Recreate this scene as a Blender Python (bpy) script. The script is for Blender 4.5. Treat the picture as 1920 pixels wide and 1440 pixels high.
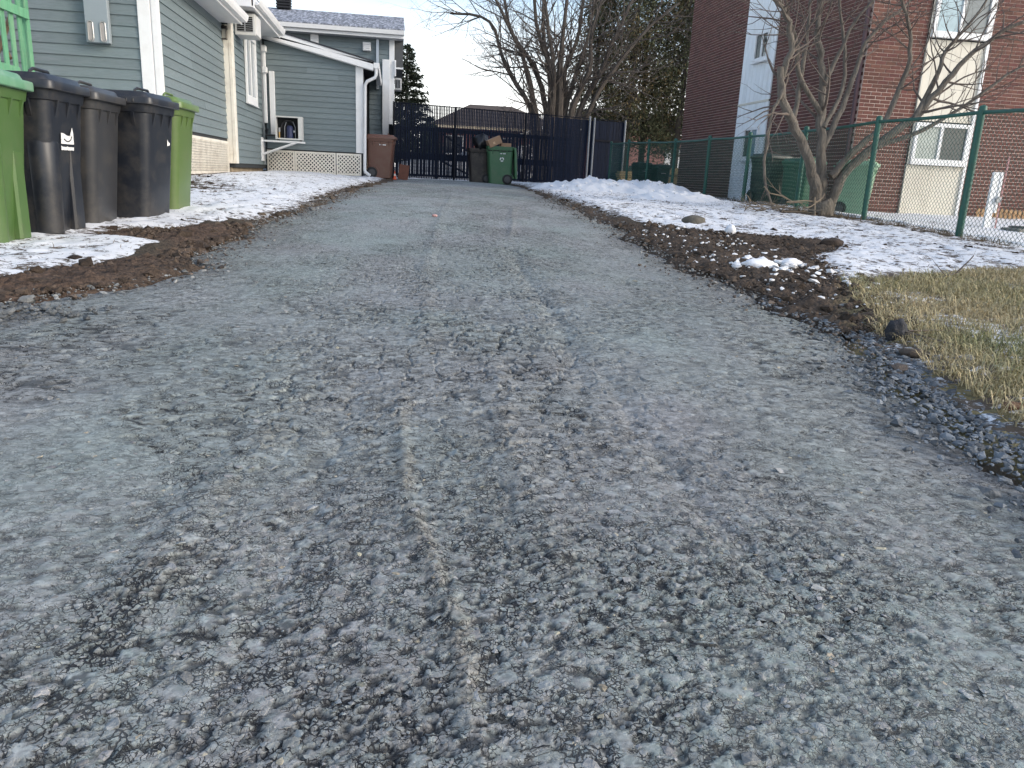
import bpy, math, random
import numpy as np
from mathutils import Vector, Matrix

# ------------------------------------------------------------------ scene, camera, sky, sun
for o in list(bpy.data.objects): bpy.data.objects.remove(o)
scn = bpy.context.scene
COL = scn.collection
random.seed(7)
RNG = np.random.default_rng(11)

scn.render.engine = 'CYCLES'
scn.render.resolution_x, scn.render.resolution_y = 1024, 768
vs = scn.view_settings
vs.view_transform = 'Standard'; vs.look = 'None'; vs.gamma = 1.0
vs.use_curve_mapping = False
vs.exposure = 1.15

CAM_H = 0.68
camd = bpy.data.cameras.new('camera'); cam = bpy.data.objects.new('camera', camd); COL.objects.link(cam)
camd.sensor_width = 36.0; camd.lens = 27.04; camd.clip_start = 0.02; camd.clip_end = 2000
RC = Matrix(((0.98835, -0.00567, -0.15208), (-0.14553, 0.26298, -0.95376), (0.04536, 0.96478, 0.25911)))
cam.matrix_world = Matrix.Translation((0, 0, CAM_H)) @ RC.to_4x4()
scn.camera = cam

SUN_EL = math.radians(24); SUN_AZ = math.radians(118)      # azimuth clockwise from +Y
world = bpy.data.worlds.new('World'); scn.world = world; world.use_nodes = True
wt = world.node_tree; wt.nodes.clear()
def wn(t): return wt.nodes.new(t)
w_out = wn('ShaderNodeOutputWorld'); w_bg = wn('ShaderNodeBackground'); w_bg.inputs['Strength'].default_value = 0.13
w_sky = wn('ShaderNodeTexSky'); w_sky.sky_type = 'NISHITA'; w_sky.sun_disc = False
w_sky.sun_elevation = SUN_EL; w_sky.sun_rotation = SUN_AZ; w_sky.air_density = 1.0; w_sky.dust_density = 1.6; w_sky.ozone_density = 1.0
# thin high overcast: thickest towards the horizon all round, broken higher up
w_tc = wn('ShaderNodeTexCoord'); w_sep = wn('ShaderNodeSeparateXYZ'); w_map = wn('ShaderNodeMapping'); w_map.inputs['Scale'].default_value = (1.3, 1.3, 4.0)
w_noi = wn('ShaderNodeTexNoise'); w_noi.inputs['Scale'].default_value = 2.2; w_noi.inputs['Detail'].default_value = 6; w_noi.inputs['Roughness'].default_value = 0.55
w_el = wn('ShaderNodeMapRange'); w_el.inputs['From Min'].default_value = 0.02; w_el.inputs['From Max'].default_value = 0.21; w_el.inputs['To Min'].default_value = 1.0; w_el.inputs['To Max'].default_value = 0.0
w_nr = wn('ShaderNodeMapRange'); w_nr.inputs['From Min'].default_value = 0.35; w_nr.inputs['From Max'].default_value = 0.7; w_nr.inputs['To Min'].default_value = -0.05; w_nr.inputs['To Max'].default_value = 0.22
w_add = wn('ShaderNodeMath'); w_add.operation = 'ADD'; w_add.use_clamp = True
w_mix = wn('ShaderNodeMix'); w_mix.data_type = 'RGBA'
w_mix.inputs[7].default_value = (7.4, 7.2, 7.0, 1)
wt.links.new(w_tc.outputs['Generated'], w_sep.inputs[0]); wt.links.new(w_tc.outputs['Generated'], w_map.inputs[0]); wt.links.new(w_map.outputs[0], w_noi.inputs['Vector'])
wt.links.new(w_sep.outputs['Z'], w_el.inputs['Value']); wt.links.new(w_noi.outputs['Fac'], w_nr.inputs['Value'])
wt.links.new(w_el.outputs[0], w_add.inputs[0]); wt.links.new(w_nr.outputs[0], w_add.inputs[1])
wt.links.new(w_add.outputs[0], w_mix.inputs[0]); wt.links.new(w_sky.outputs[0], w_mix.inputs[6])
wt.links.new(w_mix.outputs[2], w_bg.inputs['Color']); wt.links.new(w_bg.outputs[0], w_out.inputs['Surface'])

sund = bpy.data.lights.new('sun', 'SUN'); sund.energy = 0.9; sund.angle = math.radians(22); sund.color = (1.0, 0.94, 0.85)
sun = bpy.data.objects.new('sun', sund); COL.objects.link(sun)
sdir = Vector((math.sin(SUN_AZ)*math.cos(SUN_EL), math.cos(SUN_AZ)*math.cos(SUN_EL), math.sin(SUN_EL)))
sun.rotation_euler = (-sdir).to_track_quat('-Z', 'Y').to_euler(); sun.location = (20, -10, 20)

# ------------------------------------------------------------------ helpers
def tag(o, label=None, cat=None, group=None, kind=None):
    if label: o['label'] = label
    if cat: o['category'] = cat
    if group: o['group'] = group
    if kind: o['kind'] = kind
    return o
def empty(name, loc=(0, 0, 0), rz=0.0, label=None, cat=None, group=None):
    o = bpy.data.objects.new(name, None); COL.objects.link(o); o.location = loc; o.rotation_euler = (0, 0, rz); o.empty_display_size = 0.1
    return tag(o, label, cat, group)
def link(name, me, mats, parent=None, loc=None, smooth=False):
    if not isinstance(mats, (list, tuple)): mats = [mats]
    if len(me.materials) == 0:
        for m in mats: me.materials.append(m)
    o = bpy.data.objects.new(name, me); COL.objects.link(o)
    if parent: o.parent = parent
    if loc is not None: o.location = loc
    if smooth: me.shade_smooth(); me.set_sharp_from_angle(angle=math.radians(40))
    return o
def copy_tree(o, parent=None):
    c = o.copy(); COL.objects.link(c)
    if parent: c.parent = parent
    for ch in list(o.children): copy_tree(ch, c)
    return c
class MB:
    """collects shapes into one mesh"""
    def __init__(s): s.v = []; s.f = []; s.m = []; s.mi = 0
    def add(s, vs_, fs):
        b = len(s.v); s.v += [tuple(p) for p in vs_]
        for f in fs: s.f.append(tuple(i+b for i in f)); s.m.append(s.mi)
        return s
    def box(s, x0, x1, y0, y1, z0, z1):
        return s.add([(x0,y0,z0),(x1,y0,z0),(x1,y1,z0),(x0,y1,z0),(x0,y0,z1),(x1,y0,z1),(x1,y1,z1),(x0,y1,z1)],
                     [(0,3,2,1),(4,5,6,7),(0,1,5,4),(1,2,6,5),(2,3,7,6),(3,0,4,7)])
    def bevbox(s, x0, x1, y0, y1, z0, z1, b=0.004):
        # box with chamfered vertical and horizontal edges (loft of rounded rectangles)
        xs = [(z0, b), (z0+b, 0), (z1-b, 0), (z1, b)]
        rings = []
        for z, i in xs:
            c = b
            X0, X1, Y0, Y1 = x0+i, x1-i, y0+i, y1-i
            rings.append([(X0+c,Y0,z),(X1-c,Y0,z),(X1,Y0+c,z),(X1,Y1-c,z),(X1-c,Y1,z),(X0+c,Y1,z),(X0,Y1-c,z),(X0,Y0+c,z)])
        return s.loft(rings, True, True)
    def loft(s, rings, cap0=True, cap1=True):
        n = len(rings[0]); vs_ = [p for r in rings for p in r]; fs = []
        for k in range(len(rings)-1):
            for i in range(n):
                j = (i+1) % n; fs.append((k*n+i, k*n+j, (k+1)*n+j, (k+1)*n+i))
        if cap0: fs.append(tuple(reversed(range(n))))
        if cap1: fs.append(tuple((len(rings)-1)*n+i for i in range(n)))
        return s.add(vs_, fs)
    def prism(s, poly, d):
        """poly: list of 3d points (planar), extruded by vector d"""
        n = len(poly); d = Vector(d); a = [Vector(p) for p in poly]; b = [p+d for p in a]
        fs = [tuple(range(n)), tuple(reversed(range(n, 2*n)))] + [(i+n, (i+1) % n+n, (i+1) % n, i) for i in range(n)]
        return s.add(a+b, fs)
    def tube(s, pts, rad, n=8, cap=True):
        pts = [Vector(p) for p in pts]
        if not isinstance(rad, (list, tuple)): rad = [rad]*len(pts)
        rings = []; u = None
        for k, p in enumerate(pts):
            t = (pts[min(k+1, len(pts)-1)]-pts[max(k-1, 0)])
            if t.length < 1e-9: t = Vector((0, 0, 1))
            t.normalize()
            if u is None: u = t.orthogonal()
            u = (u-t*u.dot(t))
            if u.length < 1e-6: u = t.orthogonal()
            u.normalize(); w = t.cross(u)
            rings.append([p+(u*math.cos(2*math.pi*i/n)+w*math.sin(2*math.pi*i/n))*rad[k] for i in range(n)])
        return s.loft(rings, cap, cap)
    def obj(s, name, mats, parent=None, smooth=False, loc=None):
        me = bpy.data.meshes.new(name); me.from_pydata(s.v, [], s.f)
        if not isinstance(mats, (list, tuple)): mats = [mats]
        for m in mats: me.materials.append(m)
        if len(mats) > 1: me.polygons.foreach_set('material_index', s.m)
        me.update()
        return link(name, me, mats, parent, loc, smooth)
def np_mesh(name, V, F, smooth=False, attrs=None):
    """V (n,3); F (m,3 or 4) arrays"""
    me = bpy.data.meshes.new(name); V = np.ascontiguousarray(V, np.float32); F = np.ascontiguousarray(F, np.int32); k = F.shape[1]
    me.vertices.add(len(V)); me.vertices.foreach_set('co', V.ravel())
    me.loops.add(F.size); me.loops.foreach_set('vertex_index', F.ravel())
    me.polygons.add(len(F)); me.polygons.foreach_set('loop_start', np.arange(0, F.size, k, dtype=np.int32))
    me.update(calc_edges=True)
    me.polygons.foreach_set('use_smooth', np.full(len(F), bool(smooth)))
    for an, av in (attrs or {}).items():
        if av.ndim == 1:
            a = me.attributes.new(an, 'FLOAT', 'POINT'); a.data.foreach_set('value', av.astype(np.float32))
        else:
            a = me.attributes.new(an, 'FLOAT_COLOR', 'POINT'); c = np.ones((len(V), 4), np.float32); c[:, :3] = av; a.data.foreach_set('color', c.ravel())
    return me
def seg_arrays(P0, P1, R0, R1, n=3):
    """open n-sided tapered prisms for many segments at once"""
    P0 = np.asarray(P0, float); P1 = np.asarray(P1, float); m = len(P0)
    R0 = np.broadcast_to(R0, (m,)); R1 = np.broadcast_to(R1, (m,))
    t = P1-P0; t /= np.maximum(np.linalg.norm(t, axis=1, keepdims=True), 1e-9)
    h = np.where(np.abs(t[:, 2:3]) < 0.9, np.array([[0, 0, 1.]]), np.array([[1., 0, 0]]))
    u = np.cross(t, h); u /= np.linalg.norm(u, axis=1, keepdims=True); w = np.cross(t, u)
    V = np.zeros((m, 2*n, 3))
    for i in range(n):
        a = 2*math.pi*i/n; d = u*math.cos(a)+w*math.sin(a)
        V[:, i] = P0+d*R0[:, None]; V[:, n+i] = P1+d*R1[:, None]
    F = np.zeros((m, n, 4), int); b = (np.arange(m)*2*n)[:, None]
    for i in range(n):
        j = (i+1) % n; F[:, i] = b+np.array([[i, j, n+j, n+i]])
    return V.reshape(-1, 3), F.reshape(-1, 4)
# vectorised noise
def hsh(ix, iy, s):
    h = (ix.astype(np.int64)*374761393+iy.astype(np.int64)*668265263+s*974634777) & 0xFFFFFFFF
    h = ((h ^ (h >> 13))*1274126177) & 0xFFFFFFFF
    return ((h ^ (h >> 16)) & 0xFFFFFF)/float(0xFFFFFF)
def vnoise(x, y, s=0):
    ix = np.floor(x); iy = np.floor(y); fx = x-ix; fy = y-iy; fx = fx*fx*fx*(fx*(fx*6-15)+10); fy = fy*fy*fy*(fy*(fy*6-15)+10)
    a = hsh(ix, iy, s); b = hsh(ix+1, iy, s); c = hsh(ix, iy+1, s); d = hsh(ix+1, iy+1, s)
    return (a+(b-a)*fx)*(1-fy)+(c+(d-c)*fx)*fy
def fbm(x, y, o=4, s=0, g=0.5):
    r = 0; a = 1; t = 0
    for k in range(o):
        r = r+a*vnoise(x*2**k+k*17.3, y*2**k-k*9.1, s+k); t += a; a *= g
    return r/t
def worley(x, y, s=0):
    ix = np.floor(x); iy = np.floor(y); f1 = np.full(x.shape, 9.); f2 = np.full(x.shape, 9.); idv = np.zeros(x.shape)
    for dx in (-1, 0, 1):
        for dy in (-1, 0, 1):
            cx = ix+dx; cy = iy+dy
            d = np.hypot(cx+0.1+0.8*hsh(cx, cy, s)-x, cy+0.1+0.8*hsh(cx, cy, s+1)-y)
            hid = hsh(cx, cy, s+2); nr = d < f1
            f2 = np.where(nr, f1, np.minimum(f2, d)); idv = np.where(nr, hid, idv); f1 = np.where(nr, d, f1)
    return f1, f2, idv
def sstep(a, b, x):
    t = np.clip((x-a)/(b-a), 0, 1); return t*t*(3-2*t)

# ------------------------------------------------------------------ materials
MATS = {}
def mat(name, col, rough=0.6, var=0.12, vscale=6.0, bump=0.0, bscale=60.0, stretch=(1, 1, 1), metal=0.0, spec=0.5, rand=0.0, dirt=None, attr=None, coat=0.0, rvar=0.0, bdist=0.01):
    """procedural surface: base colour with two noises, optional per-object tone, dirt patches, attribute tint, fine relief"""
    if name in MATS: return MATS[name]
    m = bpy.data.materials.new(name); m.use_nodes = True; nt = m.node_tree; N = nt.nodes; L = nt.links
    b = N['Principled BSDF']; b.inputs['Roughness'].default_value = rough; b.inputs['Metallic'].default_value = metal
    b.inputs['Specular IOR Level'].default_value = spec
    if coat: b.inputs['Coat Weight'].default_value = coat
    tc = N.new('ShaderNodeTexCoord'); mp = N.new('ShaderNodeMapping'); mp.inputs['Scale'].default_value = stretch; L.new(tc.outputs['Object'], mp.inputs[0])
    oi = N.new('ShaderNodeObjectInfo')
    if rand:   # different grain for every object
        va = N.new('ShaderNodeVectorMath'); va.operation = 'SCALE'; va.inputs[0].default_value = (37., 53., 29.); L.new(oi.outputs['Random'], va.inputs['Scale']); L.new(va.outputs[0], mp.inputs['Location'])
    n1 = N.new('ShaderNodeTexNoise'); n1.inputs['Scale'].default_value = vscale; n1.inputs['Detail'].default_value = 6; n1.inputs['Roughness'].default_value = 0.65; L.new(mp.outputs[0], n1.inputs['Vector'])
    mr = N.new('ShaderNodeMapRange'); mr.inputs['From Min'].default_value = 0.28; mr.inputs['From Max'].default_value = 0.72; mr.inputs['To Min'].default_value = 1-var; mr.inputs['To Max'].default_value = 1+var; L.new(n1.outputs['Fac'], mr.inputs['Value'])
    fac = mr.outputs[0]
    if rand:
        m2 = N.new('ShaderNodeMapRange'); m2.inputs['To Min'].default_value = 1-rand; m2.inputs['To Max'].default_value = 1+rand; L.new(oi.outputs['Random'], m2.inputs['Value'])
        mm = N.new('ShaderNodeMath'); mm.operation = 'MULTIPLY'; L.new(fac, mm.inputs[0]); L.new(m2.outputs[0], mm.inputs[1]); fac = mm.outputs[0]
    sc = N.new('ShaderNodeVectorMath'); sc.operation = 'SCALE'; L.new(fac, sc.inputs['Scale'])
    if attr:
        at = N.new('ShaderNodeAttribute'); at.attribute_name = attr; L.new(at.outputs['Color'], sc.inputs[0])
    else: sc.inputs[0].default_value = col[:3]
    out = sc.outputs[0]
    if dirt:
        dc, amt, dsc = dirt
        n3 = N.new('ShaderNodeTexNoise'); n3.inputs['Scale'].default_value = dsc; n3.inputs['Detail'].default_value = 8; n3.inputs['Roughness'].default_value = 0.7; L.new(mp.outputs[0], n3.inputs['Vector'])
        r3 = N.new('ShaderNodeMapRange'); r3.inputs['From Min'].default_value = 0.46; r3.inputs['From Max'].default_value = 0.68; r3.inputs['To Max'].default_value = amt; L.new(n3.outputs['Fac'], r3.inputs['Value'])
        mx = N.new('ShaderNodeMix'); mx.data_type = 'RGBA'; mx.inputs[7].default_value = (*dc, 1); L.new(r3.outputs[0], mx.inputs[0]); L.new(out, mx.inputs[6]); out = mx.outputs[2]
    L.new(out, b.inputs['Base Color'])
    if rvar:
        rr = N.new('ShaderNodeMapRange'); rr.inputs['To Min'].default_value = max(0, rough-rvar); rr.inputs['To Max'].default_value = min(1, rough+rvar); L.new(n1.outputs['Fac'], rr.inputs['Value']); L.new(rr.outputs[0], b.inputs['Roughness'])
    if bump:
        n2 = N.new('ShaderNodeTexNoise'); n2.inputs['Scale'].default_value = bscale; n2.inputs['Detail'].default_value = 5; L.new(mp.outputs[0], n2.inputs['Vector'])
        bp = N.new('ShaderNodeBump'); bp.inputs['Strength'].default_value = min(bump, 1); bp.inputs['Distance'].default_value = bdist; L.new(n2.outputs['Fac'], bp.inputs['Height']); L.new(bp.outputs[0], b.inputs['Normal'])
    MATS[name] = m
    return m
def glass(name, col, rough=0.05, spec=0.8, var=0.2, vscale=3.0):
    return mat(name, col, rough=rough, spec=spec, var=var, vscale=vscale)
# ------------------------------------------------------------------ terrain heights
_py = np.array([-50, 0, 3, 5, 6.5, 8.4, 10.3, 14, 23, 40, 900]); _pz = np.array([0, 0, .035, .08, .13, .22, .31, .40, .48, .50, .50])
_yy = np.linspace(-5, 45, 1001); _zz = np.interp(_yy, _py, _pz); _k = np.ones(41)/41; _zz[20:-20] = np.convolve(_zz, _k, 'valid')
def G(y): return np.interp(y, _yy, _zz)
def eL(y): return np.interp(y, [0, 2.6, 3.2, 3.5, 4.0, 4.66, 5.5, 6.9, 9, 11.3, 15, 19, 23, 26], [-2.6, -2.35, -1.90, -1.72, -1.55, -1.28, -1.30, -1.30, -1.02, -.80, -.45, -.25, -.12, -.1])+.05*np.sin(y*3.1)+.03*np.sin(y*7.7+1)
def eR(y): return np.interp(y, [0, 1.66, 2.66, 3.6, 4.2, 5.5, 8, 10.5, 14.3, 18, 22, 26], [1.35, 1.62, 1.95, 2.17, 2.18, 2.2, 2.38, 2.43, 2.75, 3.05, 3.4, 3.5])+.03*np.sin(y*3.9+2)+.02*np.sin(y*9.1)
def soilR(y): return np.interp(y, [1.2, 2, 2.9, 3.25, 3.6, 4.7, 5.3, 5.7, 6.3, 6.9, 7.45, 7.8, 8.2, 9, 12, 16, 22], [1.2, 1.5, 1.9, 2.2, 2.38, 2.9, 3.15, 3.2, 3.55, 4.2, 4.25, 3.05, 2.62, 2.58, 2.62, 2.9, 3.45])
def soilL(y): return np.interp(y, [2.6, 3.2, 4, 4.5, 4.9, 5.4, 5.75, 6.0, 6.4, 6.75, 7.5, 9, 12, 16, 20, 24], [-2.7, -2.15, -1.95, -1.78, -1.48, -1.38, -1.48, -2.15, -2.05, -1.42, -1.30, -1.04, -.85, -.52, -.33, -.2])
def grass_y(x): return 4.92+(x-3.17)*.41
def terrain_low(x, y):
    z = G(y)
    z = z+0.035*sstep(0, .35, x-eR(y))*(1-sstep(3.0, 5.0, x-eR(y)))-0.07*sstep(6.7, 8.2, x)
    z = z+0.03*sstep(0, .5, eL(y)-x)+.05*sstep(.6, 2.2, eL(y)-x)*sstep(9, 13, y)
    return z+0.03*(fbm(x*.7, y*.7, 3, 5)-.5)
def on_ground(x, y): return float(terrain_low(np.array([float(x)]), np.array([float(y)]))[0])

def axis(parts):
    out = []
    for a, b, st in parts: out += list(np.arange(a, b, st))
    return np.array(out)
xs = axis([(-300, -60, 40), (-60, -12, 6), (-12, -4.2, .4), (-4.2, -.3, .032), (-.3, 1.6, .1), (1.6, 7.0, .032), (7.0, 13, .12), (13, 30, 1.2), (30, 340, 40)])
ys = [-60, -20, -6, -2, -.5, .4, 1.0]
while ys[-1] < 25: ys.append(ys[-1]+max(.02, .0062*ys[-1]))
while ys[-1] < 400: ys.append(ys[-1]*1.12)
ys = np.array(ys)
GX, GY = np.meshgrid(xs, ys)
def grid_faces(nx, ny):
    i = np.arange(nx-1)[None, :]+np.arange(ny-1)[:, None]*nx
    return np.stack([i, i+1, i+nx+1, i+nx], -1).reshape(-1, 4)
_en = .22*(fbm(GX*2.3, GY*2.3, 3, 15)-.5)+.14*(fbm(GX*9, GY*9, 3, 16)-.5); inR = eR(GY)-GX+_en; inL = GX-eL(GY)+_en; inside = np.minimum(inR, inL); inside = np.where(GY > 25.2, -1, inside)
low = terrain_low(GX, GY)
near = (GX > -4.3) & (GX < 8) & (GY > 1) & (GY < 26)
f1_, f2_, id_ = worley(GX*16+2*fbm(GX*9, GY*9, 2, 3), GY*16, 21)
clod = (fbm(GX*7, GY*7, 4, 31, .6)-.5)*.075+np.maximum(0, .45-f1_)*.085*id_
soilmask = np.maximum(sstep(.12, -.12, GX-soilR(GY)-.25*(fbm(GX*2.5, GY*2.5, 3, 44)-.5))*(GX > 1.2), sstep(.12, -.12, soilL(GY)-GX+.5*(fbm(GX*2.2, GY*2.2, 3, 45)-.5))*(GX < 1.2))
soilmask = np.where(near, soilmask, 0)
berm = .022*np.exp(-((-inL-.22)/.16)**2)*(GX < 1)*(GY < 7.5)*(GY > 2.8)+.010*np.exp(-((-inR-.25)/.2)**2)*(GX > 1)*(GY > 3.3)*(GY < 9)
gz_ = low+np.where(near, clod*(.15+.85*soilmask)+berm*(.4+1.2*fbm(GX*3, GY*3, 3, 8)), 0)-.09*sstep(-.03, .16, inside)
lit = fbm(GX*5, GY*5, 4, 61); big = fbm(GX*.9, GY*.9, 3, 62)
c_soil = np.array([.078, .058, .043]); c_red = np.array([.092, .062, .046]); c_dirt = np.array([.085, .068, .050]); c_grs = np.array([.22, .185, .095])
redness = np.clip(sstep(-1.0, -1.6, GX)*.8+.5*(big-.5), 0, 1)[..., None]
soilc = (c_soil*(1-redness)+c_red*redness)*(.7+.7*lit[..., None])
backc = c_dirt*(.6+.8*lit[..., None])
gm = (sstep(.3, -.3, GY-grass_y(GX)-.6*(lit-.5))*(GX > 1.6))[..., None]
backc = backc*(1-gm)+c_grs*(.55+.8*lit[..., None])*gm
gcol = soilc*soilmask[..., None]+backc*(1-soilmask[..., None])
M_ground = mat('soil_ground', (1, 1, 1), rough=.95, var=.45, vscale=30, bump=1.0, bscale=38, bdist=.035, attr='col', spec=.2)
me = np_mesh('ground', np.stack([GX, GY, gz_], -1).reshape(-1, 3), grid_faces(len(xs), len(ys)), True, {'col': gcol.reshape(-1, 3)})
tag(link('ground', me, M_ground), 'bare brown soil and dead turf ground either side of the driveway', 'ground', kind='structure')

# ------------------------------------------------------------------ driveway of compacted asphalt millings
dx = np.concatenate([np.arange(-2.7, -.75, .0135), np.arange(-.75, -.46, .008), np.arange(-.46, .86, .0037), np.arange(.86, 1.2, .008), np.arange(1.2, 3.75, .014)])
dy = [.42]
while dy[-1] < 13: dy.append(dy[-1]+max(.0034, .0036*dy[-1]))
while dy[-1] < 25.4: dy.append(dy[-1]+.07)
dy = np.array(dy)
DX, DY = np.meshgrid(dx, dy)
_ed = .22*(fbm(DX*2.3, DY*2.3, 3, 15)-.5)+.14*(fbm(DX*9, DY*9, 3, 16)-.5); ins = np.minimum(eR(DY)-DX, DX-eL(DY))+_ed
sp = np.maximum(.0036*DY, .0034)
wx = DX+.012*(fbm(DX*40, DY*40, 2, 71)-.5); wy = DY+.012*(fbm(DX*40, DY*40, 2, 72)-.5)
rough_m = sstep(.40, .60, fbm(DX*2.6+3, DY*1.5, 4, 73, .6))               # loose, open-textured patches against rolled smooth ones
def blob(cx, cy, rx, ry): return np.exp(-(((DX-cx)/rx)**2+((DY-cy)/ry)**2))
for cx, cy, rx, ry in ((.63, 1.53, .22, .25), (.9, 2.25, .25, .35), (1.15, 3.1, .35, .6), (-.5, 3.4, .35, .6), (-.62, 2.57, .3, .3), (-.76, 1.76, .25, .3), (-.51, 1.05, .12, .16), (1.5, 5.5, .4, 1.6), (-.3, 6.5, .4, 1.5), (.1, 10, .8, 2.0), (1.9, 9, .3, 2)):
    rough_m = rough_m-.75*blob(cx, cy, rx, ry)
for cx, cy, rx, ry in ((-.38, 1.3, .14, .3), (.1, .8, .5, .12), (.3, 3.2, .25, .7), (.5, 2.3, .2, .4), (.3, 1.15, .2, .2), (.84, 6.1, .3, 1.2), (1.45, 2.2, .2, .6), (-1.3, 3.0, .5, .3), (1.4, 4.2, .2, .5)):
    rough_m = rough_m+.55*blob(cx, cy, rx, ry)
rough_m = np.clip(.40+.25*np.clip(rough_m, -.5, 1.4)+.30*(fbm(DX*7, DY*6, 3, 79)-.5), .14, .80)
fa, fb, fid = worley(wx*78, wy*78, 81); f1f = sstep(1.5, 3.0, .0128/sp)
ga, gb, gid = worley(wx*40, wy*40, 85); f2f = sstep(1.6, 3.4, .025/sp)
ba, bb, bid = worley(wx*24, wy*24, 88); f3f = sstep(1.6, 3.4, .042/sp); plate = f3f*np.where(bid > .86, sstep(.40, .30, ba+.18*(fbm(DX*60, DY*60, 2, 89)-.5)), 0)
ck = sstep(.34, .52, fbm(DX*24+5, DY*24, 3, 76))
c1_ = f1f*ck*(1-sstep(.03, .17, fb-fa)); c2_ = f2f*ck*(1-sstep(.03, .22, gb-ga))*sstep(.45, .62, fbm(DX*15+3, DY*15, 2, 74))
h = rough_m*(f1f*(fid-.5)*.0022-.004*c1_+f2f*(gid-.5)*.0014)
pit = sstep(.57, .66, fbm(DX*17, DY*27, 4, 78, .6)); h = h-.009*pit*rough_m*sstep(2.2, 4.5, .05/sp)*sstep(.7, 2.2, DY)
pit2 = sstep(.585, .65, fbm(DX*55, DY*75, 3, 77, .6)); p2_ = pit2*sstep(2.0, 4.0, .016/sp); h = h-.006*p2_*rough_m
crevice_shade = np.clip(rough_m*1.5*np.maximum.reduce([.35*c1_, .75*p2_, .7*pit*sstep(2.2, 4.5, .05/sp)*sstep(.9, 2.4, DY)]), 0, 1)  # shade of cracks and pits, put into the colour along with dark bitumen
h = h*(1-.85*plate)+.0012*plate
h = h+(.3+.7*rough_m)*.006*(fbm(DX*9, DY*9, 3, 91)-.5)
rid = 1-np.abs(2*fbm(DX*11, DY*13, 3, 95)-1)
h = h-.014*rough_m*sstep(.90, .985, rid)*sstep(.9, 2.5, DY)
h = h+.05*(fbm(DX*.8, DY*.6, 2, 97)-.5)*sstep(.2, 1.2, DY)
ridge = np.zeros_like(h)
for path, w, hh in (([(.75, .1), (.88, .1), (1.08, .09), (1.47, .03), (1.98, .02), (2.2, .02)], .020, .008), ([(1.15, -.39), (1.47, -.37), (1.79, -.32), (1.95, -.3)], .05, .010), ([(2.9, .12), (5.13, .21), (8.98, .54), (11.9, .87)], .045, .008),
                    ([(1.05, .68), (1.47, .65), (2.02, .68), (2.54, .73)], .035, -.009), ([(2.4, .62), (3.05, .70), (4.03, .77), (6, .9)], .05, -.014), ([(7, 1.05), (9, 1.35), (10, 1.5)], .04, .012), ([(1.0, -.2), (1.6, -.15), (2.6, -.1)], .05, -.008), ([(1.2, .3), (1.8, .3), (2.6, .35)], .04, .007)):
    py_, px_ = zip(*path); c = np.interp(DY, py_, px_)+.02*(fbm(DY*5, DX*0+1, 2, 99)-.5)
    e = sstep(py_[0]-.15, py_[0]+.05, DY)*sstep(py_[-1]+.2, py_[-1]-.1, DY)
    r = e*np.exp(-((DX-c)/w)**2)*(.3+1.1*fbm(DX*25, DY*25, 2, 101)); h = h+hh*r
    if hh > 0: ridge = np.maximum(ridge, r*(1.0 if w == .020 else .35))
ctr = (DX-.5*(eL(DY)+eR(DY)))/1.7
dz = G(DY)+.03*(1-np.clip(ctr, -1.2, 1.2)**2)*sstep(.3, 1.5, DY)-.012*sstep(.3, 1.5, DY)+h-.10*sstep(.05+.16*fbm(DX*6, DY*6, 3, 111), -.12, ins)
# colour of the millings: per-stone tints, broad purple / green / blue areas, tan dust on the ridges
base = np.array([.254, .270, .255])
t1 = fbm(DX*1.7, DY*1.2, 3, 121); t2 = fbm(DX*2.1+9, DY*1.5, 3, 122)
ar = np.clip((t1-.5)*3.2, -.8, .8)[..., None]; br = np.clip((t2-.5)*2.6, -1, 1)[..., None]
colr = base+ar*np.array([.010, -.004, .003])+br*np.array([-.007, .002, .0])
cell = ((fid-.5)*f1f*.30+(gid-.5)*f2f*.16)[..., None]
colr = colr*(1+cell*(.5+.5*rough_m[..., None]))
colr = colr+(hsh(np.floor(fid*997), np.floor(fid*331), 5)-.5)[..., None]*f1f[..., None]*np.array([.018, -.006, .002])
colr = colr*(1+.12*plate[..., None])*(1.08-.16*rough_m[..., None])*(.9+.25*fbm(DX*4, DY*3, 3, 133)[..., None])
rg = .6*np.clip(ridge*2.2*sstep(.45, .6, fbm(DX*8, DY*8, 3, 151)), 0, 1)[..., None]*np.clip(1.6-.25*DY, .15, 1)[..., None]
colr = colr*(1-.55*rg)+np.array([.27, .235, .175])*.55*rg
edge = (sstep(.45, .0, ins)*(.35+.9*fbm(DX*6, DY*6, 3, 141))*sstep(3.0, 5, DY))[..., None]
colr = colr*(1-.6*np.clip(edge, 0, 1))+np.array([.12, .092, .07])*.6*np.clip(edge, 0, 1)
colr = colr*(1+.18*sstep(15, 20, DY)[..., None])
keep = (ins > -.3)
Fd = grid_faces(len(dx), len(dy)); kf = keep.reshape(-1)[Fd].all(1); Fd = Fd[kf]
used = np.zeros(DX.size, bool); used[Fd.ravel()] = True; rem = np.cumsum(used)-1
Vd = np.stack([DX, DY, dz], -1).reshape(-1, 3)[used]
md = bpy.data.materials.new('asphalt_millings'); md.use_nodes = True
nt = md.node_tree; N = nt.nodes; L = nt.links; b = N['Principled BSDF']
tc = N.new('ShaderNodeTexCoord'); at = N.new('ShaderNodeAttribute'); at.attribute_name = 'col'; sm = N.new('ShaderNodeAttribute'); sm.attribute_name = 'rgh'
v1 = N.new('ShaderNodeTexVoronoi'); v1.inputs['Scale'].default_value = 110; n0 = N.new('ShaderNodeTexNoise'); n0.inputs['Scale'].default_value = 45; n0.inputs['Detail'].default_value = 8; n0.inputs['Roughness'].default_value = .75
L.new(tc.outputs['Object'], v1.inputs['Vector']); L.new(tc.outputs['Object'], n0.inputs['Vector'])
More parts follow.
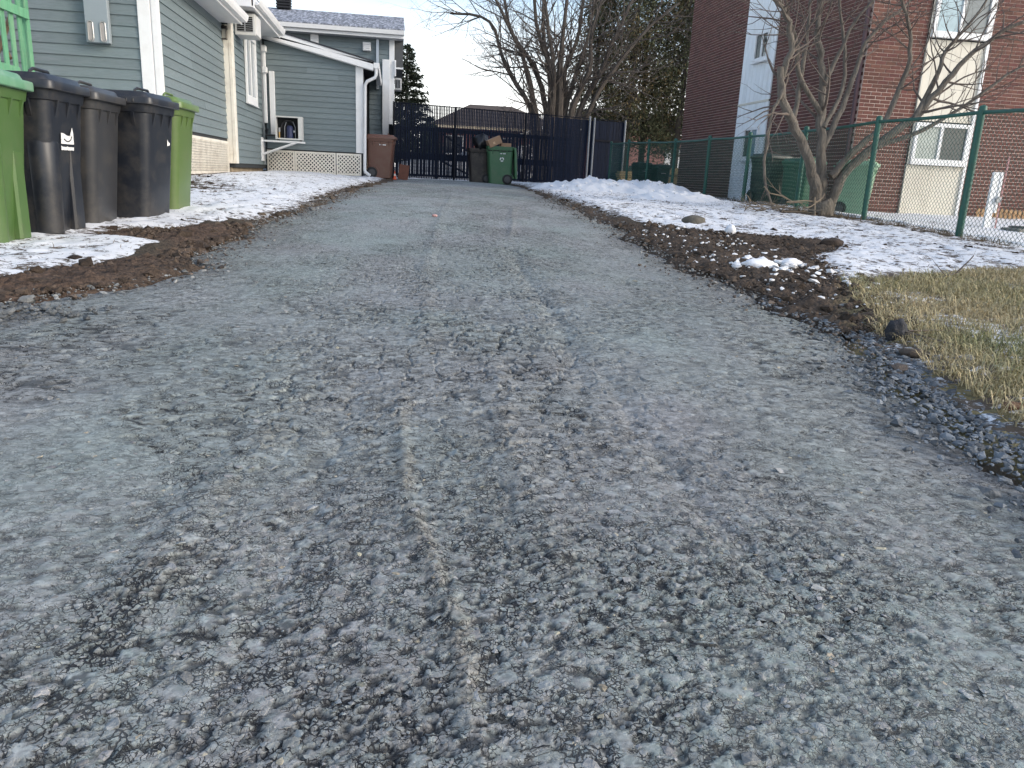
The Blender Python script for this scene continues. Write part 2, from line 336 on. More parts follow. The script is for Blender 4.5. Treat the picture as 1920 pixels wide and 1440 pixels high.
nr = N.new('ShaderNodeMapRange'); nr.inputs['From Min'].default_value = .30; nr.inputs['From Max'].default_value = .70; nr.inputs['To Min'].default_value = .72; nr.inputs['To Max'].default_value = 1.28; L.new(n0.outputs['Fac'], nr.inputs['Value'])
vr = N.new('ShaderNodeSeparateColor'); L.new(v1.outputs['Color'], vr.inputs[0]); vm = N.new('ShaderNodeMapRange'); vm.inputs['To Min'].default_value = .78; vm.inputs['To Max'].default_value = 1.22; L.new(vr.outputs[0], vm.inputs['Value'])
m1 = N.new('ShaderNodeMath'); m1.operation = 'MULTIPLY'; L.new(nr.outputs[0], m1.inputs[0]); L.new(vm.outputs[0], m1.inputs[1])
sc = N.new('ShaderNodeVectorMath'); sc.operation = 'SCALE'; L.new(at.outputs['Color'], sc.inputs[0]); L.new(m1.outputs[0], sc.inputs['Scale'])
# crevice shade painted dark between the dusty stones, along with black bitumen
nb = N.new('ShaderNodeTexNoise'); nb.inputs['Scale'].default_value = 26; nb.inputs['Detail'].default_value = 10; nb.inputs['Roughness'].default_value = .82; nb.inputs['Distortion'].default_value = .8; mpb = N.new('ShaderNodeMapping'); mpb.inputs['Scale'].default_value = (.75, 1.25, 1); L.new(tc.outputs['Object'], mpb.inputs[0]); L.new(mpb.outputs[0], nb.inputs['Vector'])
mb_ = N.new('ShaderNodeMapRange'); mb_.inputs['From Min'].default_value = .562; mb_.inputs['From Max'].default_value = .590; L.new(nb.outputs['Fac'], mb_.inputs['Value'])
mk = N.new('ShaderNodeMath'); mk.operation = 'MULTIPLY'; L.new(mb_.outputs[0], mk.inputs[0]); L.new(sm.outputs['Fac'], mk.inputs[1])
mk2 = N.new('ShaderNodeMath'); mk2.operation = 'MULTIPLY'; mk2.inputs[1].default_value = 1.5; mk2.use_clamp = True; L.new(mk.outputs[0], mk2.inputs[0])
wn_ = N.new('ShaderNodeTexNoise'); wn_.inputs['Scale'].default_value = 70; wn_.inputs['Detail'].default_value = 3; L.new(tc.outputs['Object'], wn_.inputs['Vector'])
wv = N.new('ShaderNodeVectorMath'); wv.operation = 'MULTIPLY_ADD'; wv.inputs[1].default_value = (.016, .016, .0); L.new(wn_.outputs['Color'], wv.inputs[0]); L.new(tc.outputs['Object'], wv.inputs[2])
crk = None  # crack lines darkened in the colour, as shade in the gaps
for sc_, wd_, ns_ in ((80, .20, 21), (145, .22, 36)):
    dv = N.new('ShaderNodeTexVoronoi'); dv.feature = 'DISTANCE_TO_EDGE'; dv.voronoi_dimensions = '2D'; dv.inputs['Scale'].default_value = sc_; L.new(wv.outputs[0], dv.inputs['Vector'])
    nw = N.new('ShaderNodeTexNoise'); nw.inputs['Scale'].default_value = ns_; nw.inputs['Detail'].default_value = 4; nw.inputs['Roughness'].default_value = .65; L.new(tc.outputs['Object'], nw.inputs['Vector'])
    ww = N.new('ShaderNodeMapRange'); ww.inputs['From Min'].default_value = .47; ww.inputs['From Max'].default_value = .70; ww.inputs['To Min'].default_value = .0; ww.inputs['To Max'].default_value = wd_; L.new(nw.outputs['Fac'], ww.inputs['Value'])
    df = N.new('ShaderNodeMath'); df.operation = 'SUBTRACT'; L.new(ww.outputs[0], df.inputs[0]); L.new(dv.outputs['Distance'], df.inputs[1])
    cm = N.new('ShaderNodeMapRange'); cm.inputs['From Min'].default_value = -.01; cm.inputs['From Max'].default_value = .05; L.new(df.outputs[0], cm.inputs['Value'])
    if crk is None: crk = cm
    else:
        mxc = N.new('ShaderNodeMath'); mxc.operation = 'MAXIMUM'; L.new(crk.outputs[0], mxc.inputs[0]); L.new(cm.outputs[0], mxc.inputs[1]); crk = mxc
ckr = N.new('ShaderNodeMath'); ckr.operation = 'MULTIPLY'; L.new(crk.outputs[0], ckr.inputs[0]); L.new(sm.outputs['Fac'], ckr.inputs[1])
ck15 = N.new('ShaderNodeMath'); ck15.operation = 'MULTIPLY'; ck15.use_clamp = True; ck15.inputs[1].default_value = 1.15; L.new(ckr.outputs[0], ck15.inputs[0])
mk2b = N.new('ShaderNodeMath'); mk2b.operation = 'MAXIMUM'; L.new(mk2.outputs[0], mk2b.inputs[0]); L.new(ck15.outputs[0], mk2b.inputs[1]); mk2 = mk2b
bd_ = N.new('ShaderNodeAttribute'); bd_.attribute_name = 'crevice_shade'; mk3 = N.new('ShaderNodeMath'); mk3.operation = 'MAXIMUM'; L.new(mk2.outputs[0], mk3.inputs[0]); L.new(bd_.outputs['Fac'], mk3.inputs[1])
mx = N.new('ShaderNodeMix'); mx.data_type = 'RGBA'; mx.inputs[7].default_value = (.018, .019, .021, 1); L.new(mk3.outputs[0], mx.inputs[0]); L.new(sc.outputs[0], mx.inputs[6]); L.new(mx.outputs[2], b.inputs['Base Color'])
rr = N.new('ShaderNodeMapRange'); rr.inputs['To Min'].default_value = .46; rr.inputs['To Max'].default_value = .75; L.new(sm.outputs['Fac'], rr.inputs['Value']); L.new(rr.outputs[0], b.inputs['Roughness'])
ve = N.new('ShaderNodeTexVoronoi'); ve.feature = 'DISTANCE_TO_EDGE'; ve.inputs['Scale'].default_value = 75; L.new(tc.outputs['Object'], ve.inputs['Vector'])
vc = N.new('ShaderNodeMapRange'); vc.inputs['From Max'].default_value = .10; vc.inputs['To Max'].default_value = .12; L.new(ve.outputs['Distance'], vc.inputs['Value'])
ad = N.new('ShaderNodeMath'); ad.operation = 'MULTIPLY_ADD'; ad.inputs[1].default_value = .45; L.new(n0.outputs['Fac'], ad.inputs[0]); L.new(vc.outputs[0], ad.inputs[2])
ad2 = N.new('ShaderNodeMath'); ad2.operation = 'SUBTRACT'; L.new(ad.outputs[0], ad2.inputs[0]); L.new(mk2.outputs[0], ad2.inputs[1])
mh = N.new('ShaderNodeMath'); mh.operation = 'MULTIPLY'; L.new(ad2.outputs[0], mh.inputs[0]); L.new(sm.outputs['Fac'], mh.inputs[1])
bp = N.new('ShaderNodeBump'); bp.inputs['Strength'].default_value = .9; bp.inputs['Distance'].default_value = .006; L.new(mh.outputs[0], bp.inputs['Height']); L.new(bp.outputs[0], b.inputs['Normal'])
me = np_mesh('driveway', Vd, rem[Fd], True, {'col': colr.reshape(-1, 3)[used], 'rgh': ((.15+1.0*rough_m)*(1-.8*plate)).reshape(-1)[used], 'crevice_shade': crevice_shade.reshape(-1)[used]})
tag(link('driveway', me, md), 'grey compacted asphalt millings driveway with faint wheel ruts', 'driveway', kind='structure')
_dzi = dz
def drive_z(x, y):
    j = np.clip(np.searchsorted(dy, y), 0, len(dy)-1); i = np.clip(np.searchsorted(dx, x), 0, len(dx)-1); return _dzi[j, i]

# ------------------------------------------------------------------ snow cover
depth = np.full(GX.shape, -.06)
n_b = fbm(GX*1.6, GY*1.6, 4, 201); n_f = fbm(GX*9, GY*9, 4, 202); n_m = fbm(GX*4, GY*4, 3, 203)
rs = GX-soilR(GY)-.5*(n_b-.5)-.25*(n_f-.5); ys_ = GY-grass_y(GX)-.5*(n_b-.5)-.3*(n_f-.5)
dr = np.minimum(np.clip(rs, -.3, .8)*.10, np.clip(ys_, -.3, .5)*.12)
dr = np.minimum(dr, .022)+.040*(n_f-.52)+.022*(n_b-.5)
depth = np.where(GX > 1.4, dr, depth)
patch = (.08*(n_m-.60)+.05*(n_b-.485))*(GX > 1.7)*(GX-eR(GY) > .28); depth = np.maximum(depth, np.where((GY < grass_y(GX)) & (GX > 1.7), np.minimum(patch, .012), -.06))
ls = soilL(GY)-GX-.45*(n_b-.5)-.45*(n_f-.5)
dl = np.minimum(np.clip(ls, -.3, .6)*.11, .024)+.042*(n_f-.50)+.02*(n_b-.5)
bare = np.exp(-(((GX+2.9)/.7)**2+((GY-11.2)/1.6)**2))
dl = dl-.05*bare*n_m-.03*sstep(-3.0, -3.4, GX)
depth = np.where((GX < .2) & (GX > -3.6) & (GY > 2.6), dl, depth)
depth = np.where((GX <= -3.6) & (GY < 13), .02+.03*(n_f-.5), depth)
fr = np.exp(-((GX-6.5)/.35)**2)*(GY > 7)*(GY < 23); depth = depth-.045*fr*n_m                         # leaf litter under the fence
depth = depth-.06*np.exp(-(((GX-6.4)/.6)**2+((GY-11.2)/.7)**2))                                       # melt ring round the tree
def mound(cx, cy, rx, ry, hh, pw=1.5):
    q = ((GX-cx)/rx)**2+((GY-cy)/ry)**2; return hh*np.clip(1-q, 0, 1)**pw
w1, w2, wid = worley(GX*4.2+.6*n_m, GY*4.2, 231)
lump = (.35+.95*fbm(GX*2.6, GY*2.6, 4, 233, .6)+.30*wid*sstep(.65, .2, w1)+.35*(n_f-.5))
pile = np.maximum.reduce([mound(4.75, 17.0, 1.45, 1.5, .25, .7), mound(5.35, 15.9, .85, 1.1, .24, .8), mound(4.75, 13.3, .75, .8, .14), mound(3.7, 17.8, .8, 1.0, .12), mound(5.45, 14.2, .6, .9, .12)])*lump
depth = depth+pile
depth = np.where(GY > 24.6, .03+.02*(n_f-.5), depth); depth = np.where((GX > 6.9) & (GY < 24.6) & (GY > 6), .03+.05*(n_b-.5)+.03*(n_f-.5), depth)
depth = np.where(inside > .02, -.1, depth)
depth = np.where((GY > 24.6) & (GX > -3.5) & (GX < 0), -.1, depth)
zs = low+np.where(near, clod*.16, 0)+depth
F = grid_faces(len(xs), len(ys)); kf = (depth.reshape(-1)[F] > -.05).any(1) & (GY.reshape(-1)[F[:, 0]] > .9) & (GY.reshape(-1)[F[:, 0]] < 120) & (np.abs(GX.reshape(-1)[F[:, 0]]) < 70)
F = F[kf]; used = np.zeros(GX.size, bool); used[F.ravel()] = True; rem = np.cumsum(used)-1
ms = bpy.data.materials.new('snow'); ms.use_nodes = True
nt = ms.node_tree; N = nt.nodes; L = nt.links; b = N['Principled BSDF']; b.inputs['Roughness'].default_value = .75; b.inputs['Specular IOR Level'].default_value = .3
tc = N.new('ShaderNodeTexCoord'); at = N.new('ShaderNodeAttribute'); at.attribute_name = 'thin'
n0 = N.new('ShaderNodeTexNoise'); n0.inputs['Scale'].default_value = 13; n0.inputs['Detail'].default_value = 10; n0.inputs['Roughness'].default_value = .8; n0.inputs['Distortion'].default_value = .5; L.new(tc.outputs['Object'], n0.inputs['Vector'])
sb = N.new('ShaderNodeMath'); sb.operation = 'MULTIPLY_ADD'; sb.inputs[1].default_value = .17; L.new(at.outputs['Fac'], sb.inputs[0]); L.new(n0.outputs['Fac'], sb.inputs[2])
th = N.new('ShaderNodeMapRange'); th.inputs['From Min'].default_value = .59; th.inputs['From Max'].default_value = .64; L.new(sb.outputs[0], th.inputs['Value'])
n1 = N.new('ShaderNodeTexNoise'); n1.inputs['Scale'].default_value = 2.5; n1.inputs['Detail'].default_value = 6; L.new(tc.outputs['Object'], n1.inputs['Vector'])
cr = N.new('ShaderNodeMix'); cr.data_type = 'RGBA'; cr.inputs[6].default_value = (.80, .815, .84, 1); cr.inputs[7].default_value = (.74, .735, .73, 1); L.new(n1.outputs['Fac'], cr.inputs[0])
mx = N.new('ShaderNodeMix'); mx.data_type = 'RGBA'; mx.inputs[7].default_value = (.09, .068, .048, 1); L.new(th.outputs[0], mx.inputs[0]); L.new(cr.outputs[2], mx.inputs[6]); L.new(mx.outputs[2], b.inputs['Base Color'])
bp = N.new('ShaderNodeBump'); bp.inputs['Strength'].default_value = .6; bp.inputs['Distance'].default_value = .012; L.new(n0.outputs['Fac'], bp.inputs['Height']); L.new(bp.outputs[0], b.inputs['Normal'])
thin = np.clip(1-depth/.035, -.35, 1); thin = np.where(pile > .05, -.1+.35*(n_m-.5), thin)
me = np_mesh('snow', np.stack([GX, GY, zs], -1).reshape(-1, 3)[used], rem[F], True, {'thin': thin.reshape(-1)[used]})
tag(link('snow', me, ms), 'thin trampled snow cover flecked with soil and leaf bits', 'snow', kind='stuff')

# ------------------------------------------------------------------ loose stones, clods, snow lumps, grass
_t = (1+5**.5)/2
ICO_V = np.array([(-1, _t, 0), (1, _t, 0), (-1, -_t, 0), (1, -_t, 0), (0, -1, _t), (0, 1, _t), (0, -1, -_t), (0, 1, -_t), (_t, 0, -1), (_t, 0, 1), (-_t, 0, -1), (-_t, 0, 1)])/math.hypot(1, _t)
ICO_F = np.array([(0, 11, 5), (0, 5, 1), (0, 1, 7), (0, 7, 10), (0, 10, 11), (1, 5, 9), (5, 11, 4), (11, 10, 2), (10, 7, 6), (7, 1, 8), (3, 9, 4), (3, 4, 2), (3, 2, 6), (3, 6, 8), (3, 8, 9), (4, 9, 5), (2, 4, 11), (6, 2, 10), (8, 6, 7), (9, 8, 1)])
def stones(x, y, z, r, flat, cols, jit=.28):
    n = len(x); V = ICO_V[None]*(1+RNG.uniform(-jit, jit, (n, 12, 1)))*np.stack([RNG.uniform(.75, 1.35, n), RNG.uniform(.75, 1.35, n), np.broadcast_to(flat, (n,))*RNG.uniform(.8, 1.2, n)], -1)[:, None]
    a = RNG.uniform(0, 6.283, n); tx = RNG.normal(0, .18, n); ty = RNG.normal(0, .18, n)
    ca, sa = np.cos(a)[:, None], np.sin(a)[:, None]
    X = V[..., 0]*ca-V[..., 1]*sa; Y = V[..., 0]*sa+V[..., 1]*ca; Z = V[..., 2]+X*tx[:, None]+Y*ty[:, None]
    P = np.stack([X, Y, Z], -1)*r[:, None, None]+np.stack([x, y, z], -1)[:, None]
    F = ICO_F[None]+(np.arange(n)*12)[:, None, None]
    return P.reshape(-1, 3), F.reshape(-1, 3), np.repeat(cols, 12, 0)
def scatter(n, fx, fy): return RNG.uniform(*fx, n), RNG.uniform(*fy, n)
M_stone = mat('stone', (1, 1, 1), rough=.7, var=.3, vscale=60, bump=.5, bscale=150, attr='col')
# flat stones proud of the driveway surface
n = 9000; y = .55*np.exp(RNG.uniform(0, 1, n)**1.25*math.log(5.2/.55)); x = RNG.uniform(-1.1, 1.3, n)*np.minimum(.35+.62*y, 1.6)+.12*y
k = (x > eL(y)+.1) & (x < eR(y)-.05); x, y = x[k], y[k]
r = np.exp(RNG.normal(math.log(.0034), .50, len(x)))*np.clip(.85+.12*y, .8, 1.5); r = np.minimum(r, .021)
t = RNG.uniform(0, 1, (len(x), 1)); c = np.array([.215, .222, .218])*(.7+.75*RNG.uniform(0, 1, (len(x), 1)))*(1+(t-.5)*np.array([.12, .0, .0])); tan = RNG.uniform(0, 1, len(x)) > .94; c[tan] = c[tan]*np.array([1.45, 1.25, .95])
A = stones(x, y, drive_z(x, y)-.12*r, r, .30, c, .42)
# coarse gravel spill along the right edge
n = 6500; y = RNG.uniform(1.2, 4.2, n); off = RNG.normal(.06, .14, n)*(1.15-.16*(y-1.2)); x = eR(y)+off; r = np.exp(RNG.normal(math.log(.0060), .50, n)); r = np.minimum(r, .020)
kp = RNG.uniform(0, 1, n) < np.interp(y, [1.2, 2.5, 3.1, 4.2], [1, .9, .3, .08]); x, y, r, off = x[kp], y[kp], r[kp], off[kp]
c = np.array([.13, .145, .16])*(.4+1.1*RNG.uniform(0, 1, (len(x), 1)))
B = stones(x, y, terrain_low(x, y)*0+G(y)+.02*np.clip(off+.15, 0, .3)+.0, r, .6, c, .45)
# gravel on the left shoulder
n = 900; y = RNG.uniform(2.6, 3.6, n); x = eL(y)+RNG.normal(.15, .18, n); r = np.exp(RNG.normal(math.log(.009), .4, n)); Cc = stones(x, y, G(y)+.006, r, .6, np.array([.10, .105, .105])*(.6+.9*RNG.uniform(0, 1, (n, 1))))
def join(name, parts, m, label, cat):
    o = 0; Vs, Fs, Cs = [], [], []
    for v, f, c in parts: Vs.append(v); Fs.append(f+o); Cs.append(c); o += len(v)
    me = np_mesh(name, np.concatenate(Vs), np.concatenate(Fs), False, {'col': np.concatenate(Cs)})
    return tag(link(name, me, m), label, cat, kind='stuff')
# crumbs of millings mixed into the soil along both edges
n = 9000; y = RNG.uniform(2.6, 13, n); sd = RNG.uniform(0, 1, n) < .5; o_ = RNG.normal(.02, .16, n); x = np.where(sd, eL(y)-o_, eR(y)+o_); r = np.exp(RNG.normal(math.log(.0055), .5, n))
q = RNG.uniform(0, 1, (n, 1)) < .55; c = np.where(q, np.array([[.19, .195, .19]]), np.array([[.095, .072, .055]]))*(.5+.9*RNG.uniform(0, 1, (n, 1)))
DD = stones(x, y, np.maximum(terrain_low(x, y), np.where(o_ < 0, drive_z(x, y), -9))+.003, r, .6, c, .45)
join('gravel', [A, B, Cc, DD], M_stone, 'loose grey gravel in the driveway and spilled along its edges', 'gravel')
# soil clods on both verges
def clods(n, xf, y0, y1, r0, col):
    y = RNG.uniform(y0, y1, n); x = xf(y, n); r = np.exp(RNG.normal(math.log(r0), .65, n)); r = np.minimum(r, .045)
    return stones(x, y, terrain_low(x, y)+.006, r, .7, np.array(col)*(.5+.9*RNG.uniform(0, 1, (n, 1))), .5)
cl = [clods(11000, lambda y, n: eR(y)+RNG.uniform(0, 1, n)**1.2*(soilR(y)-eR(y)+.25), 3.3, 8.3, .0058, (.082, .062, .047)),
      clods(9000, lambda y, n: eL(y)-RNG.uniform(-.05, 1, n)*np.maximum(eL(y)-soilL(y), .15), 3.2, 7.2, .0058, (.086, .064, .049)),
      clods(900, lambda y, n: np.where(RNG.uniform(0, 1, n) > .5, eL(y)-RNG.uniform(-.05, .3, n), eR(y)+RNG.uniform(-.05, .4, n)), 7, 18, .009, (.08, .063, .048)),
      clods(700, lambda y, n: RNG.uniform(2.6, 6.3, n), 5.5, 14, .010, (.05, .036, .026)), clods(220, lambda y, n: RNG.uniform(-3.2, -1.3, n), 4.6, 16, .014, (.05, .036, .028))]
join('soil_clods', cl, mat('clod', (1, 1, 1), rough=.95, var=.4, vscale=50, bump=.8, bscale=120, attr='col', spec=.2), 'crumbled brown soil clods along both driveway verges', 'soil')
n = 260; y = RNG.uniform(3.6, 8.2, n); x = eR(y)+RNG.uniform(.05, 1.0, n); r = np.exp(RNG.normal(math.log(.009), .55, n))
k2 = 60; y2 = 5.25+RNG.normal(0, .22, k2); x2 = 2.75+RNG.normal(0, .17, k2); r2 = RNG.uniform(.01, .04, k2)
SN = stones(np.concatenate([x, x2]), np.concatenate([y, y2]), terrain_low(np.concatenate([x, x2]), np.concatenate([y, y2]))+.015, np.concatenate([r, r2]), .6, np.full((n+k2, 3), .8), .3)
n = 300; y = RNG.uniform(12.5, 18.5, n); x = RNG.uniform(3.2, 6.2, n)
dpt = np.array([depth[np.clip(np.searchsorted(ys, b_), 0, len(ys)-1), np.clip(np.searchsorted(xs, a_), 0, len(xs)-1)] for a_, b_ in zip(x, y)])
kk = dpt > .06; SP = stones(x[kk], y[kk], terrain_low(x[kk], y[kk])+dpt[kk]-.012, RNG.uniform(.012, .045, kk.sum()), .6, np.full((kk.sum(), 3), .8), .35)
join('snow_crumbs', [SN, SP], mat('snow_lump', (1, 1, 1), rough=.8, var=.08, vscale=30, bump=.5, bscale=60, attr='col', dirt=((.3, .26, .22), .5, 12)), 'broken white snow crumbs on the soil and snow heap', 'snow')
# dead grass
def blades(x, y, z, ln, w, cols):
    n = len(x); a = RNG.uniform(0, 6.283, n); lean = RNG.uniform(.4, 1.6, n)*ln; dxx = np.cos(a)*lean; dyy = np.sin(a)*lean; px = -np.sin(a)*w; pyy = np.cos(a)*w; hh = ln*RNG.uniform(.35, .9, n)
    P = np.zeros((n, 5, 3)); 
    P[:, 0] = np.stack([x-px, y-pyy, z-.01], -1); P[:, 1] = np.stack([x+px, y+pyy, z-.01], -1)
    P[:, 2] = np.stack([x+px*.8+dxx*.4, y+pyy*.8+dyy*.4, z+hh*.72], -1); P[:, 3] = np.stack([x-px*.8+dxx*.4, y-pyy*.8+dyy*.4, z+hh*.72], -1)
    P[:, 4] = np.stack([x+dxx, y+dyy, z+hh*RNG.uniform(.5, 1.1, n)], -1)
    bb = (np.arange(n)*5)[:, None]
    return P.reshape(-1, 3), np.concatenate([bb+np.array([[0, 1, 2]]), bb+np.array([[0, 2, 3]]), bb+np.array([[3, 2, 4]])]), np.repeat(cols, 5, 0)
n = 110000; y = RNG.uniform(1.6, 6.0, n); x = 1.7+RNG.uniform(0, 1, n)*4.2
dens = fbm(x*3.2, y*3.2, 3, 301); kx = (x-soilR(y)-.35*(fbm(x*3, y*3, 2, 303)-.5)-.03 > 0) & (y < grass_y(x)+.35*(dens-.5)) & (x-eR(y) > .13)
kp = kx & (dens+.25*RNG.uniform(-1, 1, n) > np.where(y < 3.1, .2, .34)); x, y = x[kp], y[kp]; n = len(x)
q = RNG.uniform(0, 1, (n, 1)); gg = np.clip(.15+1.5*(fbm(x*1.1+4, y*1.1, 2, 305)-.4)+.2*RNG.normal(0, 1, n), 0, 1)[:, None]
cg = (np.array([.50, .41, .24])*(1-gg)+np.array([.24, .25, .11])*gg)*(.55+.7*q)
g1 = blades(x, y, terrain_low(x, y)+clod[0, 0]*0+.004, RNG.uniform(.025, .085, n), RNG.uniform(.0012, .0026, n), cg)
n = 3000; y = RNG.uniform(3.5, 22, n); x = np.where(RNG.uniform(0, 1, n) < .6, RNG.uniform(2.6, 6.9, n), RNG.uniform(-3.3, -1.2, n)); kp = (x > soilR(y)) | (x < soilL(y)); x, y = x[kp], y[kp]; n = len(x)
g2 = blades(x, y, terrain_low(x, y), RNG.uniform(.03, .08, n), RNG.uniform(.0015, .003, n), np.array([.16, .12, .07])*(.5+.8*RNG.uniform(0, 1, (n, 1))))
n = 1500; y = RNG.uniform(7.5, 22.5, n); x = 6.55+RNG.normal(0, .12, n); g3 = blades(x, y, terrain_low(x, y), RNG.uniform(.05, .16, n), RNG.uniform(.002, .004, n), np.array([.15, .11, .06])*(.5+.8*RNG.uniform(0, 1, (n, 1))))
join('grass', [g1, g2, g3], mat('dead_grass', (1, 1, 1), rough=.7, var=.15, vscale=20, attr='col', spec=.3), 'matted yellow green winter grass beside the gravel spill', 'grass')
# ------------------------------------------------------------------ grey clapboard house
M_side = mat('grey_green_siding', (.158, .200, .208), rough=.6, var=.17, vscale=5, bump=.25, bscale=30, stretch=(1.2, 1.2, 14), rand=.10, dirt=((.19, .215, .225), .5, 2.5))
M_white = mat('white_paint', (.82, .82, .81), rough=.5, var=.05, vscale=3, dirt=((.52, .50, .46), .35, 3), bump=.05, bscale=20)
M_cream = mat('cream_paint', (.78, .74, .65), rough=.55, var=.06, vscale=4, dirt=((.42, .36, .28), .5, 3.5))
M_soff = mat('white_soffit', (.70, .70, .70), rough=.5, var=.04, vscale=4)
M_back = mat('sheathing', (.03, .034, .036), rough=.8)
M_found = mat('foundation_concrete', (.36, .29, .20), rough=.9, var=.2, vscale=4, bump=.4, bscale=40, dirt=((.16, .11, .07), .7, 3))
M_shingle = mat('dark_shingles', (.035, .037, .045), rough=.9, var=.25, vscale=20, bump=.5, bscale=60)
M_roofsnow = mat('frosted_shingles', (.14, .15, .17), rough=.9, var=.3, vscale=30, bump=.5, bscale=60, stretch=(1, .35, .35), dirt=((.62, .64, .72), 1.0, 11.0))
M_metal = mat('grey_metal', (.30, .31, .32), rough=.45, var=.08, vscale=5, metal=.3)
M_boxmetal = mat('painted_grey_box', (.27, .31, .335), rough=.45, var=.05, vscale=4)
M_black = mat('black_plastic', (.015, .015, .017), rough=.5, var=.2)
M_glass = glass('window_glass', (.02, .024, .028))
M_hole = mat('dark_void', (.012, .013, .014), rough=.9)

house = empty('grey_house', (-3.5, 17, .4), 0, 'grey clapboard house with white trim beside the driveway', 'house')
HO = Vector((-3.5, 17, .4))
def hp(mb, name, m, parent=None, smooth=False):
    """part of the house, given in world coordinates"""
    mb.v = [tuple(Vector(p)-HO) for p in mb.v]
    return mb.obj(name, m, parent or house, smooth)
def planks(face, u0, u1, pl, z0, z1, expo, u1f=None, nsplit=1):
    n = int(round((z1-z0)/expo)); e = (z1-z0)/n
    for k in range(n):
        za = z0+k*e; zb = za+e+.012; U1 = u1 if u1f is None else min(u1, u1f(za+e*.6))
        if U1-u0 < .1: continue
        cuts = sorted(random.uniform(u0+.15*(U1-u0), U1-.15*(U1-u0)) for _ in range(nsplit if random.random() < .75 else 0))
        us = [u0]+cuts+[U1]
        for a, b_ in zip(us[:-1], us[1:]):
            a += .0012; b_ -= .0012; t0 = .026+random.uniform(-.0015, .0015); t1 = .007; m = MB()
            if face == '-y':
                q = [(pl, za), (pl-t0, za), (pl-t1, zb), (pl, zb)]; m.prism([(a, y, z) for y, z in q], (b_-a, 0, 0))
            else:
                q = [(pl, za), (pl, zb), (pl+t1, zb), (pl+t0, za)]; m.prism([(x, a, z) for x, z in q], (0, b_-a, 0))
            hp(m, 'siding_plank', M_side)
def hbox(name, m, *a, bev=0.0, parent=None):
    mb = MB(); (mb.bevbox(*a, bev) if bev else mb.box(*a)); return hp(mb, name, m, parent)
# wall cores
hbox('wall', M_back, -8.8, -3.5, 13.0, 17.72, .62, 3.44)
hbox('wall', M_back, -8.4, -3.36, 17.73, 21.82, .62, 3.9)
mbw = MB(); mbw.prism([(-3.355, 21.8, .52), (-.87, 21.8, .52), (-.87, 21.8, 3.28), (-3.355, 21.8, 3.80)], (0, 4.2, 0)); hp(mbw, 'wall', M_back)
hbox('wall', M_back, -8, -.05, 26.02, 30.0, .4, 4.72)
# foundations
hbox('foundation', M_found, -8.7, -3.56, 13.05, 17.7, .1, .63); hbox('foundation', M_found, -8.3, -3.43, 17.75, 21.78, .1, .72, bev=.01)
hbox('foundation', M_hole, -3.34, -.92, 21.92, 25.9, .2, .53)
# siding, every board its own piece
planks('-y', -8.8, -3.735, 12.998, .64, 3.46, .150, nsplit=2)
planks('+x', 13.11, 17.69, -3.498, 1.20, 3.42, .148, nsplit=2)
planks('+x', 17.94, 21.79, -3.358, .71, 3.80, .147, nsplit=1)
planks('-y', -3.30, -1.02, 21.798, 1.13, 3.72, .137, u1f=lambda z: -3.30+(3.86-z)/.53*2.72, nsplit=1)
planks('-y', -.80, -.19, 26.0, .62, 4.62, .15, nsplit=0)
planks('-y', -3.9, -.80, 26.0, 3.50, 4.62, .15, nsplit=1)
# corner boards
hbox('corner_board', M_white, -3.735, -3.565, 12.955, 13.0, .62, 3.44, bev=.004); hbox('corner_board', M_white, -3.545, -3.46, 12.965, 13.10, .62, 3.44, bev=.004)
hbox('corner_board', M_soff, -3.567, -3.543, 12.985, 13.02, .62, 3.44)
hbox('corner_board', M_cream, -3.495, -3.385, 17.685, 17.728, .70, 3.42, bev=.004); hbox('corner_board', M_cream, -3.38, -3.318, 17.68, 17.935, .70, 3.78, bev=.004)
hbox('corner_board', M_white, -1.02, -.825, 21.752, 21.80, 1.12, 3.3, bev=.004)
hbox('corner_board', M_white, -.19, -.03, 25.95, 26.0, .62, 4.66, bev=.004)
hbox('line_cover', M_white, -.40, -.16, 25.86, 25.945, 1.0, 4.02, bev=.01); hbox('line_cover', M_white, -.03, .02, 25.86, 25.94, 3.55, 4.02, bev=.01)
hbox('line_cover', M_white, -3.33, -3.255, 21.62, 21.72, 1.75, 3.62, bev=.012); hbox('line_cover', M_white, -3.19, -3.06, 21.68, 21.765, 1.48, 3.02, bev=.01)
for z in (2.95, 3.45): hbox('line_cover', M_white, -3.34, -3.22, 21.55, 21.75, z, z+.16, bev=.02)
mb = MB().tube([(-3.30, 21.30, .72), (-3.30, 21.30, 3.78)], .016, 6); hp(mb, 'conduit', M_metal)
